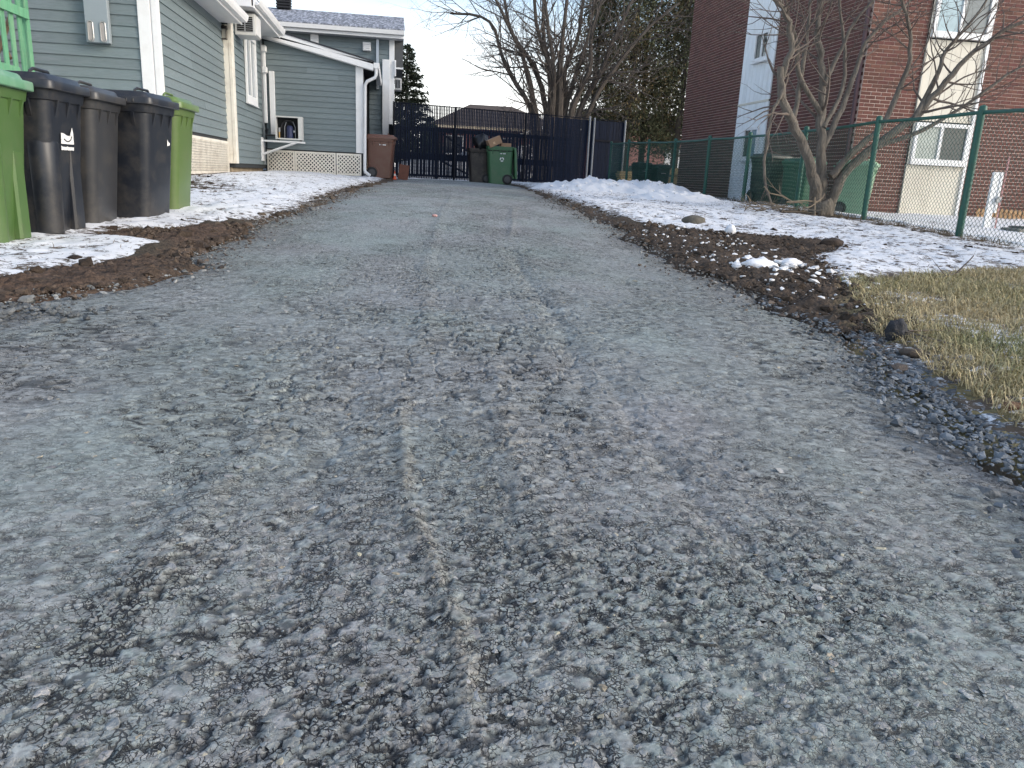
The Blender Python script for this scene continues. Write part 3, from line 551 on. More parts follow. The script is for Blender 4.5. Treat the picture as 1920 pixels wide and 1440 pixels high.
# skirting lattice
def lattice(o, u, w, h, nrm, pitch, sw, fr, m, name='lattice_panel', frame=True):
    """framed diagonal lattice; o lower left corner, u horizontal unit vector, nrm outward normal"""
    o = Vector(o); u = Vector(u); nrm = Vector(nrm); up = Vector((0, 0, 1)); mb = MB(); s2 = math.sqrt(.5); L_ = []
    for sgn in (1, -1):
        c = -h if sgn > 0 else 0
        while c < (w if sgn > 0 else w+h):
            pts = []   # line  u = c + sgn*v
            for v in (0.0, h):
                uu = c+sgn*v; pts.append((uu, v))
            (ua, va), (ub, vb) = pts
            lo, hi = 0.0, 1.0; du = ub-ua
            for bound, s_ in ((0.0, 1), (w, -1)):
                if du == 0: continue
                t = (bound-ua)/du
                if (du > 0) == (s_ > 0): lo = max(lo, t)
                else: hi = min(hi, t)
            if hi-lo > .02: L_.append((ua+du*lo, h*lo, ua+du*hi, h*hi, sgn))
            c += pitch
    for ua, va, ub, vb, sgn in L_:
        a = o+u*ua+up*va; b_ = o+u*ub+up*vb; d = (b_-a).normalized(); p = nrm.cross(d)*sw*.5; k = nrm*(.004 if sgn > 0 else .011); t = nrm*.006
        mb.prism([a+p+k, a-p+k, b_-p+k, b_+p+k], t)
    lp = hp(mb, name, m)
    if frame:
        f = MB()
        for (ua, ub, va, vb) in ((-fr, w+fr, -fr, 0), (-fr, w+fr, h, h+fr), (-fr, 0, 0, h), (w, w+fr, 0, h)):
            a = o+u*ua+up*va; q = [a, a+u*(ub-ua), a+u*(ub-ua)+up*(vb-va), a+up*(vb-va)]; f.prism([p_-nrm*.012 for p_ in q], nrm*.034)
        hp(f, 'lattice_frame', m, lp)
    return lp
for u0, u1 in ((-3.27, -2.66), (-2.56, -1.60), (-1.49, -.93)): lattice((u0, 21.78, .58), (1, 0, 0), u1-u0, .47, (0, -1, 0), .098, .030, .045, M_cream)
lattice((-3.49, 13.35, .54), (0, 1, 0), .78, .55, (1, 0, 0), .092, .030, .05, M_cream); lattice((-3.49, 14.25, .54), (0, 1, 0), 3.36, .55, (1, 0, 0), .092, .030, .05, M_cream)
hbox('lattice_shade_sheet', M_hole, -3.53, -3.515, 13.2, 17.65, .46, 1.18)  # near-black sheet standing in for the shade behind the lattice
hbox('lattice_shade_sheet', M_hole, -3.33, -.90, 21.79, 21.797, .53, 1.10)  # same dark sheet for the shaded void under the annex
hbox('gate_latch', M_metal, -1.56, -1.47, 21.725, 21.745, .80, .815)
# eaves: soffit, fascia, gutter
def gutter(x0, x1, y0, y1, z):   # along y at +x side, K profile
    q = [(x0, z), (x0, z+.125), (x0+.012, z+.125), (x0+.012, z+.01), (x0+.075, z+.01), (x0+.10, z+.06), (x0+.115, z+.125), (x0+.128, z+.125), (x0+.112, z+.055), (x0+.085, z)]
    m = MB(); m.prism([(x, y0, zz) for x, zz in q], (0, y1-y0, 0)); return m
hbox('soffit', M_soff, -3.5, -3.08, 12.6, 17.5, 3.42, 3.445); hbox('fascia', M_white, -3.082, -3.055, 12.6, 17.5, 3.40, 3.58, bev=.003); hp(gutter(-3.054, 0, 12.6, 17.52, 3.455), 'gutter', M_white)
hbox('soffit', M_soff, -3.36, -2.87, 17.73, 21.45, 3.79, 3.815); hbox('fascia', M_white, -2.872, -2.845, 17.73, 21.45, 3.77, 3.96, bev=.003); hp(gutter(-2.844, 0, 17.73, 21.47, 3.84), 'gutter', M_white)
hbox('fascia', M_white, -3.36, -2.9, 17.70, 17.727, 3.79, 4.05, bev=.003)
mb = MB(); mb.prism([(-3.05, 12.55, 3.585), (-3.05, 12.55, 3.62), (-6.2, 12.55, 4.75), (-6.2, 12.55, 4.70)], (0, 5.15, 0)); hp(mb, 'roof', M_shingle)
mb = MB(); mb.prism([(-2.84, 17.72, 3.965), (-2.84, 17.72, 4.0), (-6, 17.72, 5.2), (-6, 17.72, 5.15)], (0, 3.9, 0)); hp(mb, 'roof', M_shingle)
mb = MB(); mb.prism([(-6.2, 12.9, 3.4), (-3.45, 12.9, 3.4), (-3.1, 12.9, 3.58), (-6.2, 12.9, 4.68)], (0, .1, 0)); hp(mb, 'gable', M_white)
hbox('corner_board', M_white, -3.42, -3.30, 17.74, 17.9, 3.8, 4.3)
# annex sloping barge board and its little roof
sl = (3.40-3.96)/(-.56+3.0)
mb = MB(); mb.prism([(-3.40, 21.60, 3.96-.40*-sl+.00), (-.56, 21.60, 3.385), (-.56, 21.60, 3.185), (-3.40, 21.60, 3.825)], (0, .03, 0)); hp(mb, 'barge_board', M_white)
mb = MB(); mb.prism([(-3.40, 21.58, 4.085), (-.55, 21.58, 3.42), (-.55, 21.58, 3.387), (-3.40, 21.58, 4.05)], (0, 4.4, 0)); hp(mb, 'roof', M_shingle)
mb = MB(); mb.prism([(-3.38, 21.60, 4.045), (-.56, 21.60, 3.384), (-.56, 21.60, 3.34), (-3.38, 21.60, 3.93)], (0, .028, 0)); hp(mb, 'barge_board', M_white)
mb = MB(); mb.prism([(-3.36, 21.631, 3.82), (-.57, 21.631, 3.20), (-.57, 21.631, 3.18), (-3.36, 21.631, 3.79)], (0, .16, 0)); hp(mb, 'soffit', M_soff)
mb = MB(); mb.prism([(-.555, 21.6, 3.24), (-.43, 21.6, 3.24), (-.41, 21.6, 3.375), (-.555, 21.6, 3.375)], (0, 4.2, 0)); hp(mb, 'gutter', M_white)
mb = MB(); mb.tube([(-.49, 21.66, 3.26), (-.49, 21.66, 3.10), (-.52, 21.66, 3.02), (-.72, 21.68, 2.92), (-.775, 21.70, 2.83), (-.78, 21.72, 2.6), (-.795, 21.72, .72), (-.78, 21.69, .64), (-.66, 21.6, .56)], .043, 10); hp(mb, 'downspout', M_white, smooth=True)
# rear part: eave, roof with frost, vents
hbox('soffit', M_soff, -5, .22, 25.62, 26.0, 4.60, 4.625); hbox('fascia', M_white, -5, .25, 25.595, 25.62, 4.60, 4.80, bev=.003)
mb = MB(); mb.prism([(-5, 25.594, 4.68), (-5, 25.50, 4.70), (-5, 25.48, 4.815), (-5, 25.594, 4.815)], (5.27, 0, 0)); hp(mb, 'gutter', M_white)
mb = MB(); mb.prism([(-5.2, 25.55, 4.83), (-5.2, 25.55, 4.86), (-5.2, 29.0, 5.80), (-5.2, 32.4, 4.86), (-5.2, 32.4, 4.83), (-5.2, 29.0, 5.77)], (5.48, 0, 0)); rf = hp(mb, 'roof', M_roofsnow)
mb = MB(); mb.prism([(.255, 25.62, 4.62), (.255, 29.0, 5.76), (.255, 32.3, 4.62)], (-.03, 0, 0)); hp(mb, 'gable', M_white)
# ribbed roof ventilator
mb = MB()
for k in range(5):
    z = 5.72+k*.085; mb.loft([[(-3.66+.235*a*f_, 28.7+.2*b_*f_, z+dz_) for a, b_ in ((-1, -1), (1, -1), (1, 1), (-1, 1))] for dz_, f_ in ((0, .85), (.03, 1.0), (.055, 1.0), (.085, .82))])
hp(mb, 'roof_vent', M_black)
hbox('overhang', mat('charcoal_panel', (.085, .088, .09), rough=.7, var=.08, vscale=5), -.04, .235, 26.03, 29.2, 3.82, 4.61); hbox('overhang_trim', M_white, -.05, .245, 26.0, 26.03, 3.78, 3.83)
for x, z in ((-.87, 4.35), (-2.43, 4.46)):
    mb = MB(); mb.bevbox(x-.12, x+.12, 25.86, 25.972, z-.12, z+.13, .01); v = hp(mb, 'wall_vent', M_white)
    f = MB()
    for k in range(4): f.prism([(x-.1, 25.858, z-.09+k*.05), (x+.1, 25.858, z-.09+k*.05), (x+.1, 25.84, z-.10+k*.05), (x-.1, 25.84, z-.10+k*.05)], (0, 0, .006))
    hp(f, 'vent_slat', M_soff, v)
mb = MB(); mb.box(-.585, -.505, 25.87, 25.97, 3.15, 4.69); hp(mb, 'downspout', mat('zinc_downspout', (.42, .46, .50), rough=.4, metal=.4))
# window with trim on the side wall
def trimw(name, x, y0, y1, z0, z1):
    f = MB()
    t = .095
    for a in ((y0, y1, z0, z0+t*1.3), (y0, y1, z1-t, z1), (y0, y0+t, z0+t*1.3, z1-t), (y1-t, y1, z0+t*1.3, z1-t)): f.bevbox(x, x+.045, a[0], a[1], a[2], a[3], .004)
    w = hp(f, 'window', M_white)
    s = MB().bevbox(x+.012, x+.03, y0+t, y1-t, z0+t*1.3, z0+t*1.3+.05, .003).bevbox(x+.012, x+.03, .5*(y0+y1)-.03, .5*(y0+y1)+.03, z0+t*1.3+.05, z1-t, .003); hp(s, 'sash', M_white, w)
    hp(MB().box(x+.004, x+.01, y0+t, y1-t, z0+t*1.3, z1-t), 'pane', mat('pale_blind_glass', (.42, .45, .46), rough=.12, spec=.8, var=.1), w)
    hp(MB().bevbox(x, x+.06, y0-.03, y1+.03, z0-.03, z0-.002, .004), 'sill', M_white, w)
trimw('window', -3.33, 19.15, 20.5, 2.06, 3.55)
# ------------------------------------------------------------------ things fixed to the house
c = empty('utility_box', (-4.27, 12.96, 2.24), 0, 'grey metal wall box with two oval handles on grey siding', 'wall box')
MB().bevbox(-.165, .155, -.10, .0, 0.06, 1.2, .006).obj('cabinet', M_boxmetal, c); MB().bevbox(-.185, .175, -.115, -.0, 1.18, 1.21, .004).obj('cap', M_boxmetal, c)
for x in (-.095, .075):
    pts = [(x+.036*math.cos(a), -.108, .21+(.10 if math.sin(a) > 0 else -.10)+.036*math.sin(a)) for a in np.linspace(0, 2*math.pi, 20)]
    hnd = MB().tube(pts+[pts[0]], .008, 6).obj('handle', mat('steel', (.45, .44, .43), rough=.35, metal=.6), c, True)
    MB().bevbox(x-.03, x+.03, -.106, -.101, .09, .33, .002).obj('plate', mat('handle_plate', (.36, .33, .31), rough=.5), hnd)
def wall_ac(loc, size, label, front='+x', group=None):
    sx, sy, sz = size; a = empty('air_conditioner', loc, 0, label, 'air conditioner', group)
    MB().bevbox(0, sx, 0, sy, 0, sz, .012).obj('casing', mat('ac_casing', (.55, .55, .53), rough=.5, var=.06), a)
    MB().bevbox(sx-.001, sx+.02, .02, sy-.02, .02, sz-.02, .006).obj('front_panel', mat('ac_front', (.66, .65, .62), rough=.5), a)
    MB().box(sx*.12, sx*.88, -.004, .0, sz*.16, sz*.84).obj('grille_recess', M_hole, a)
    for k in range(7): MB().box(sx*.12, sx*.88, -.012, -.003, sz*(.18+.095*k), sz*(.18+.095*k)+.008).obj('louver', M_metal, a)
    MB().box(sx*.47, sx*.53, -.013, -.002, sz*.14, sz*.86).obj('mullion', M_metal, a)
    return a
wall_ac((-3.33, 18.15, 3.31), (.42, .62, .43), 'window air conditioner jutting out below the white eave gutter')
wall_ac((-.02, 26.15, 3.18), (.2, .5, .36), 'small wall air conditioner on the far house corner above black fence')
# heat pump with its cover off, on a white bracket
hpz = empty('heat_pump', (-2.98, 21.02, 1.35), 0, 'open heat pump unit showing dark innards on a white bracket', 'heat pump')
M_hpc = mat('heat_pump_case', (.60, .60, .57), rough=.45, var=.06)
m = MB(); m.box(0, .66, .0, .30, 0, .03).box(0, .66, .0, .30, .53, .56).box(0, .035, 0, .30, .03, .53).box(.56, .66, 0, .30, .03, .53).box(.035, .56, .28, .30, .03, .53).obj('case', M_hpc, hpz)
MB().box(.036, .559, .2, .278, .031, .529).obj('coil', M_hole, hpz)
MB().tube([(.30+.17*math.cos(t_), .16, .27+.19*math.sin(t_)) for t_ in np.linspace(.3, 3.1, 12)], .022, 8).obj('hose', M_black, hpz, True)
MB().tube([(.34, .12, .04), (.34, .12, .30), (.34, .12, .34)], [.085, .085, .05], 14).obj('compressor', mat('blue_drum', (.03, .04, .10), rough=.4), hpz, True)
MB().tube([(.22, .08, .04), (.22, .08, .30), (.26, .1, .42)], .008, 8).obj('pipe', M_metal, hpz); MB().tube([(.48, .08, .03), (.48, .08, .30), (.42, .12, .44)], .008, 8).obj('pipe', M_metal, hpz); MB().tube([(.43, .07, .2), (.48, .07, .2)], .03, 8).obj('valve', M_metal, hpz)
MB().tube([(.09, .07, .03), (.09, .07, .20)], .018, 8).obj('valve', mat('brass', (.45, .30, .12), rough=.35, metal=.7), hpz); MB().tube([(.09, .07, .18), (.09, .07, .28)], .026, 8).obj('valve', M_metal, hpz)
m = MB(); m.bevbox(-.36, .70, .02, .055, -.075, -.035, .004); m.bevbox(-.36, .70, .24, .275, -.075, -.035, .004); m.obj('bracket_rail', M_white, hpz)
for y in (.035, .255): MB().tube([(-.33, y, -.38), (.50, y, -.06)], .022, 6).obj('bracket_brace', M_white, hpz)
MB().bevbox(-.375, -.33, .0, .30, -.55, .02, .004).obj('bracket_upright', M_white, hpz)
for x in (.05, .6): MB().tube([(x, .15, -.037), (x, .15, .003)], .03, 8).obj('foot', M_black, hpz)
MB().tube([(-.02, .1, .08), (-.25, .15, .08), (-.27, .4, .10), (-.27, .6, .25)], .02, 6).obj('line_set', M_black, hpz)
# carriage lamp on the corner board
lm = empty('wall_lamp', (-3.45, 17.62, 3.12), 0, 'dark metal wall lamp on the cream corner board under the eave', 'lamp')
M_bronze = mat('dark_bronze', (.05, .045, .04), rough=.5, metal=.5)
MB().bevbox(-.04, .06, .0, .05, .20, .27, .006).obj('bracket', M_bronze, lm)
m = MB(); 
for a, b_ in ((-.035, -.07), (.055, -.07), (-.035, .01), (.055, .01)): m.tube([(a, b_, .02), (a*1.1, b_, .20)], .006, 5)
m.box(-.045, .065, -.08, .02, .0, .02); m.obj('cage', M_bronze, lm)
MB().loft([[(.01+.07*a*f_, -.03+.06*b_*f_, .20+z) for a, b_ in ((-1, -1), (1, -1), (1, 1), (-1, 1))] for z, f_ in ((0, 1), (.05, .5), (.07, .2))]).obj('cap', M_bronze, lm)
MB().box(-.025, .045, -.06, .0, .022, .195).obj('glass', mat('lamp_glass', (.35, .34, .30), rough=.15, spec=.7), lm)

# ------------------------------------------------------------------ green porch railing
M_grn = mat('green_stained_wood', (.115, .32, .18), rough=.75, var=.22, vscale=5, bump=.3, bscale=40, stretch=(3, 3, .6), rand=.12, dirt=((.24, .36, .22), .55, 3))
rl = empty('porch_railing', (-5.0, 11.0, 1.6), 0, 'green painted wooden picket railing in front of the grey wall', 'railing')
for k in range(11): MB().bevbox(-.012, .012, -1.15+k*.245-.0, -1.15+k*.245+.105, .10, 1.9, .003).obj('picket', M_grn, rl)
MB().bevbox(.014, .055, -1.3, .86, .09, .20, .004).obj('bottom_rail', M_grn, rl); MB().bevbox(.014, .055, -1.3, 1.30, .86, .98, .004).obj('middle_rail', M_grn, rl); MB().bevbox(-.05, .07, -1.3, 1.36, 1.88, 1.93, .004).obj('top_rail', M_grn, rl)
MB().bevbox(-.055, .01, 1.31, 1.40, -.1, 2.1, .004).obj('post', M_grn, rl)
MB().bevbox(-.06, -.02, 1.405, 1.45, -.1, 2.1, .004).obj('trim_strip', mat('brown_wood', (.22, .15, .10), rough=.8, var=.2, vscale=6, stretch=(2, 2, .5)), rl)
MB().box(-1.8, .05, -1.3, 1.4, -.12, -.02).obj('deck', mat('deck_wood', (.2, .17, .13), rough=.85, var=.2, vscale=5), rl)
for y in (-1.2, 1.3): MB().bevbox(-.06, .05, y-.05, y+.05, -1.45, -.1, .006).obj('deck_post', M_grn, rl)
for a, b_ in (((-.9, 1.5, .3), (-.5, 1.2, .95)), ((-.6, 1.5, .95), (-.25, 1.3, .35)), ((-.5, 1.3, .2), (-.2, 1.35, .9))): MB().tube([a, b_], .035, 6).obj('brace', mat('brown_wood', (.2, .15, .1)), rl)
# ------------------------------------------------------------------ brick apartment building behind the chain link fence
M_brick = mat('brown_brick', (.116, .044, .033), rough=.85, var=.22, vscale=14, bump=.4, bscale=90, rand=.22)
M_brick2 = mat('brickwork_brown', (1, 1, 1), rough=.85, var=.2, vscale=14, bump=.4, bscale=90, attr='col')
M_mort = mat('mortar', (.60, .47, .40), rough=.95, var=.15, vscale=10, bump=.4, bscale=80)
M_panel = mat('beige_panel', (.66, .62, .52), rough=.6, var=.05, vscale=3, rand=.03, dirt=((.45, .40, .32), .4, 2.5), stretch=(1, 1, .5))
M_panelb = mat('white_panel', (.82, .84, .84), rough=.55, var=.05, vscale=3, rand=.03, dirt=((.45, .44, .40), .4, 2.5), stretch=(1, 1, .5))
BX, BY = 8.5, 14.03
apt = empty('apartment_building', (BX, BY, .2), 0, 'dark brown brick apartment building with pale vertical window panels', 'building')
AO = Vector((BX, BY, .2))
def ap(mb, name, m, parent=None, smooth=False):
    mb.v = [tuple(Vector(p)-AO) for p in mb.v]; return mb.obj(name, m, parent or apt, smooth)
ZT = 7.4
ap(MB().box(BX-.005, 15, BY-.005, 23.22, .1, ZT), 'wall', M_mort)
ap(MB().box(BX-.15, 15.1, BY-.15, 23.4, ZT+.0, ZT+.18), 'roof_edge', M_soff)
PX0, PX1 = 9.64, 10.90; PY0, PY1 = 17.66, 19.32
bl, bh, pl_, ph_ = .195, .0575, .207, .0672
bricks = []
row = 0; z = .30
while z < ZT-.07:
    off = (row % 2)*pl_*.5
    x = BX-off
    while x < 14.6:
        a, b_ = max(x, BX), min(x+bl, 14.6)
        for s, e in ((a, min(b_, PX0-.01)), (max(a, PX1+.01), b_)):
            if e-s > .03: bricks.append(('f', s, e, z))
        x += pl_
    y = BY+.105-off
    while y < 23.2:
        a, b_ = max(y, BY+.012), min(y+bl, 23.2)
        for s, e in ((a, min(b_, PY0-.01)), (max(a, PY1+.01), b_)):
            if e-s > .03: bricks.append(('l', s, e, z))
        y += pl_
    z += ph_; row += 1
full = [q for q in bricks if q[0] == 'f' and abs(q[2]-q[1]-bl) < 1e-4]
full.sort(key=lambda q: (q[1]-BX)**2*.25+((q[3]-1.5)*.9)**2 if q[1] < PX0 else (q[1]-PX1)**2*.55+((q[3]-1.2)*.9)**2+.05)
single = set(full[:300])
bm_ = MB().bevbox(0, bl, -.012, .03, 0, bh, .0035); bme = None
for q in single:
    if bme is None: o = bm_.obj('brick', M_brick, apt); bme = o.data
    else: o = bpy.data.objects.new('brick', bme); COL.objects.link(o); o.parent = apt
    o.location = Vector((q[1], BY+random.uniform(-.0015, .0015), q[3]))-AO
V, F, Cc_ = [], [], []
for q in bricks:
    if q in single: continue
    k, s, e, z = q; j = random.uniform(-.002, .002); b0 = len(V)*8
    if k == 'f': p = [(s, BY-.012+j, z), (e, BY-.012+j, z), (e, BY+.03, z), (s, BY+.03, z)]
    else: p = [(BX-.012+j, e, z), (BX-.012+j, s, z), (BX+.03, s, z), (BX+.03, e, z)]
    V.append(p+[(a, b_, c_+bh) for a, b_, c_ in p]); F += [(b0, b0+1, b0+5, b0+4), (b0+1, b0+2, b0+6, b0+5), (b0+3, b0, b0+4, b0+7), (b0+4, b0+5, b0+6, b0+7), (b0+3, b0+2, b0+1, b0)]
    t = random.uniform(.75, 1.22); Cc_ += [(.116*t, .044*t*random.uniform(.9, 1.12), .033*t)]*8
me = np_mesh('brickwork', np.array(V).reshape(-1, 3)-np.array(AO), np.array(F), False, {'col': np.array(Cc_)})
tag(link('brickwork', me, M_brick2, apt), kind='stuff')
# panels of vertical boards with windows
def apwin(axis_, u0, u1, z0, z1, pl, pale, dark):
    """white slider window; axis 'x' = front wall (faces -y), 'y' = side wall (faces -x)"""
    def B(mb, a0, a1, d0, d1, c0, c1, bev=.003):
        if axis_ == 'x': mb.bevbox(a0, a1, pl-d1, pl-d0, c0, c1, bev)
        else: mb.bevbox(pl-d1, pl-d0, a0, a1, c0, c1, bev)
        return mb
    t = .07; f = MB()
    B(f, u0, u1, 0, .05, z0, z0+t); B(f, u0, u1, 0, .05, z1-t, z1); B(f, u0, u0+t, 0, .05, z0+t, z1-t); B(f, u1-t, u1, 0, .05, z0+t, z1-t)
    w = ap(f, 'window', M_white); c = .5*(u0+u1)-.02
    ap(B(MB(), c-.03, c+.03, .005, .045, z0+t, z1-t), 'mullion', M_white, w)
    ap(B(MB(), u0+t, c-.03, .01, .016, z0+t, z1-t, .001), 'pane', pale, w); ap(B(MB(), c+.03, u1-t, .012, .018, z0+t, z1-t, .001), 'pane', dark, w)
    ap(B(MB(), u0-.02, u1+.02, 0, .09, z0-.045, z0-.003), 'sill', M_white, w)
    return w
g_pale = glass('curtained_glass', (.34, .38, .34), rough=.1, spec=.9, vscale=6); g_dark = glass('screened_glass', (.055, .065, .062), rough=.12, spec=.7, vscale=9); g_sky = glass('bright_glass', (.30, .42, .46), rough=.06, spec=1.0); g_grey = glass('grey_glass', (.14, .16, .16), rough=.1)
ap(MB().box(PX0-.004, PX1+.004, BY-.0065, BY+.022, .34, ZT), 'panel_backing', M_back)
nb_ = 7; wb = (PX1-PX0)/nb_
for z0, z1 in ((2.06, 3.48), (5.0, ZT-.02)):
    for k in range(nb_): ap(MB().bevbox(PX0+k*wb+.002, PX0+(k+1)*wb-.002, BY-.026, BY-.007, z0, z1, .003), 'panel_board', M_panel)
ap(MB().bevbox(PX0, PX1, BY-.028, BY-.007, .33, 1.26, .004), 'panel_sheet', M_panel)
ap(MB().bevbox(PX0-.0, PX0+.04, BY-.045, BY-.029, .33, ZT-.03, .003), 'panel_trim', M_panel); ap(MB().bevbox(PX1-.06, PX1, BY-.06, BY-.029, .33, ZT-.03, .003), 'panel_trim', M_white)
apwin('x', PX0+.045, PX1-.065, 1.31, 2.03, BY-.03, g_pale, g_dark); apwin('x', PX0+.045, PX1-.065, 3.55, 4.95, BY-.03, g_sky, g_grey)
ap(MB().box(BX-.0065, BX+.022, PY0-.004, PY1+.004, .30, ZT), 'panel_backing', M_back)
nb_ = 8; wb = (PY1-PY0)/nb_
for z0, z1 in ((.30, 2.64), (2.68, ZT-.02)):
    for k in range(nb_): ap(MB().bevbox(BX-.040, BX-.007, PY0+k*wb+.003, PY0+(k+1)*wb-.003, z0, z1, .003), 'panel_board', M_panelb)
ap(MB().bevbox(BX-.052, BX-.035, PY0, PY1, 2.635, 2.685, .003), 'panel_trim', M_panel)
apwin('y', 17.92, 18.72, 1.36, 2.10, BX-.042, glass('blue_grey_glass', (.18, .28, .33)), g_dark); apwin('y', 17.95, 18.68, 3.58, 4.22, BX-.042, glass('tree_reflecting_glass', (.03, .035, .03), rough=.03, spec=1.0), g_dark)
ap(MB().tube([(BX-.055, BY+.06, .3), (BX-.055, BY+.06, ZT)], .038, 8), 'downpipe', mat('plum_downpipe', (.085, .045, .05), rough=.5), smooth=True)
ap(MB().bevbox(BX-.04, 14.8, BY-.04, 23.25, .1, .33, .01), 'plinth', mat('plinth_concrete', (.14, .12, .09), rough=.9, var=.3, vscale=8, bump=.4))

# ------------------------------------------------------------------ green chain link fence along the lot line
M_fgreen = mat('green_fence_paint', (.012, .095, .068), rough=.45, var=.2, vscale=10, dirt=((.05, .07, .05), .4, 12))
M_wire = mat('green_wire', (.02, .075, .055), rough=.5, var=.2, vscale=20)
FX = 6.62; posts = [(4.5, 1.55), (6.45, 1.62), (8.40, 1.66), (10.37, 1.675), (12.33, 1.645), (14.40, 1.65), (16.36, 1.675), (18.45, 1.695), (20.47, 1.755), (22.3, 1.82), (24.2, 1.84)]
fx0 = .30
fence = empty('chain_link_fence', (FX, 12, fx0), 0, 'green chain link fence with round posts in front of the brick building', 'fence')
FO = np.array([FX, 12, fx0])
def ftop(y): return np.interp(y, [p[0] for p in posts], [p[1] for p in posts])-.012*np.abs(np.sin(np.pi*(y-8.4)/1.97))
for y, z in posts:
    g = on_ground(FX, y); p = MB().tube([(0, y-12, g-.15-fx0), (random.uniform(-.01, .01), y-12, z+.0-fx0)], .036 if y > 9 else .041, 10); po = p.obj('post', M_fgreen, fence, True)
    MB().tube([(0, y-12, z-.002-fx0), (0, y-12, z+.045-fx0), (0, y-12, z+.06-fx0)], [.044, .04, .012], 10).obj('cap', M_fgreen, po, True)
yy = np.linspace(4.5, 24.2, 90); MB().tube([(0, y-12, float(ftop(np.array(y)))-.02-fx0) for y in yy], .022, 7).obj('top_rail', M_fgreen, fence, True)
w = .031; ny = int((24.2-4.5)/w); P0, P1 = [], []
yi = 4.5+np.arange(ny)*w; gi = terrain_low(np.full(ny, FX), yi)+.03; ti = ftop(yi)-.02
for i in range(ny):
    nz = int((ti[i]-gi[i])/w)
    j = np.arange(nz+1); zz = gi[i]+j*(ti[i]-gi[i])/nz; sy = yi[i]+np.where((j+i) % 2 == 1, w, 0); xx = np.where(j % 2 == 0, .004, -.004)+.02*np.sin(yi[i]*2.1)*np.sin(zz*3)
    p = np.stack([xx, sy-12, zz-fx0], -1); P0.append(p[:-1]); P1.append(p[1:])
_p0, _p1 = np.concatenate(P0), np.concatenate(P1); V, F = seg_arrays(_p0, _p1, .0027+.0009*(_p0[:, 1] > 0), .0027+.0009*(_p0[:, 1] > 0), 3); link('wire_mesh', np_mesh('wire_mesh', V, F), M_wire, fence)

# ------------------------------------------------------------------ tall black slatted fence and gate across the end
M_slat = mat('black_slat', (.007, .013, .030), rough=.6, spec=.2, var=.25, vscale=6, rand=.2)
M_bpipe = mat('black_pipe', (.007, .009, .016), rough=.55, spec=.2, var=.15)
M_galv = mat('galvanised_pipe', (.32, .33, .34), rough=.5, var=.25, vscale=30, metal=.4)
Bp0 = Vector((-.05, 25.1, .5)); Bp1 = Vector((7.95, 27.25, .5)); bdir = (Bp1-Bp0); blen = bdir.length; bdir.normalize(); brz = math.atan2(bdir.y, bdir.x)
bf = empty('slatted_fence', Bp0, brz, 'tall black chain link fence with vertical privacy slats across the driveway end', 'fence')
slw, slw2 = MB().box(-.018, .018, -.003, .003, .03, 2.24), MB().box(-.0255, .0255, -.003, .003, .03, 2.18)
so1 = slw.obj('slat', M_slat, bf); so2 = slw2.obj('slat', M_slat, bf); so1.location = (.03, 0, 0); so2.location = (5.45, 0, 0)
u = .03+.0555
while u < blen-.05:
    me_ = so2.data if u > 5.4 else so1.data
    if abs(u-5.45) > .03: o = bpy.data.objects.new('slat', me_); COL.objects.link(o); o.parent = bf; o.location = (u, random.uniform(-.002, .002), random.uniform(-.015, .01)); o.rotation_euler = (0, random.uniform(-.003, .003), 0)
    u += .0555
P0, P1 = [], []; w = .0278; nw = int(6.7/w)
for i in range(nw):
    j = np.arange(0, 41); p = np.stack([i*w+np.where((j+i) % 2 == 1, w, 0), np.where(j % 2 == 0, -.007, .007), .03+j*2.2/40], -1); P0.append(p[:-1]); P1.append(p[1:])
V, F = seg_arrays(np.concatenate(P0), np.concatenate(P1), .0018, .0018, 3); link('wire_mesh', np_mesh('wire_mesh', V, F), M_bpipe, bf)
for u_, m_, hh in ((0.0, M_bpipe, 2.25), (1.98, M_bpipe, 2.24), (4.42, M_bpipe, 2.24), (6.80, M_galv, 2.30), (6.98, M_galv, 2.26), (8.2, M_galv, 2.26)): MB().tube([(u_, -.05, -.1), (u_, -.05, hh)], .032, 8).obj('post', m_, bf, True)
MB().tube([(0, -.01, 2.225), (8.22, -.01, 2.225)], .014, 6).obj('top_rail', M_bpipe, bf)
# tension loops of the fabric standing up above the rail
P0 = np.array([(k*.0556, 0, 2.21) for k in range(int(6.7/.0556))]); V, F = seg_arrays(P0, P0+np.array([.012, 0, .05]), .005, .003, 3); link('knuckles', np_mesh('knuckles', V, F), M_bpipe, bf)
MB().box(7.0, 8.2, .03, .05, .0, 1.52).obj('solid_panel', M_slat, bf); MB().box(7.0, 8.2, .03, .05, 1.56, 2.2).obj('solid_panel', M_slat, bf); MB().bevbox(6.98, 8.2, -.03, .025, 1.50, 1.57, .004).obj('rail', M_bpipe, bf)
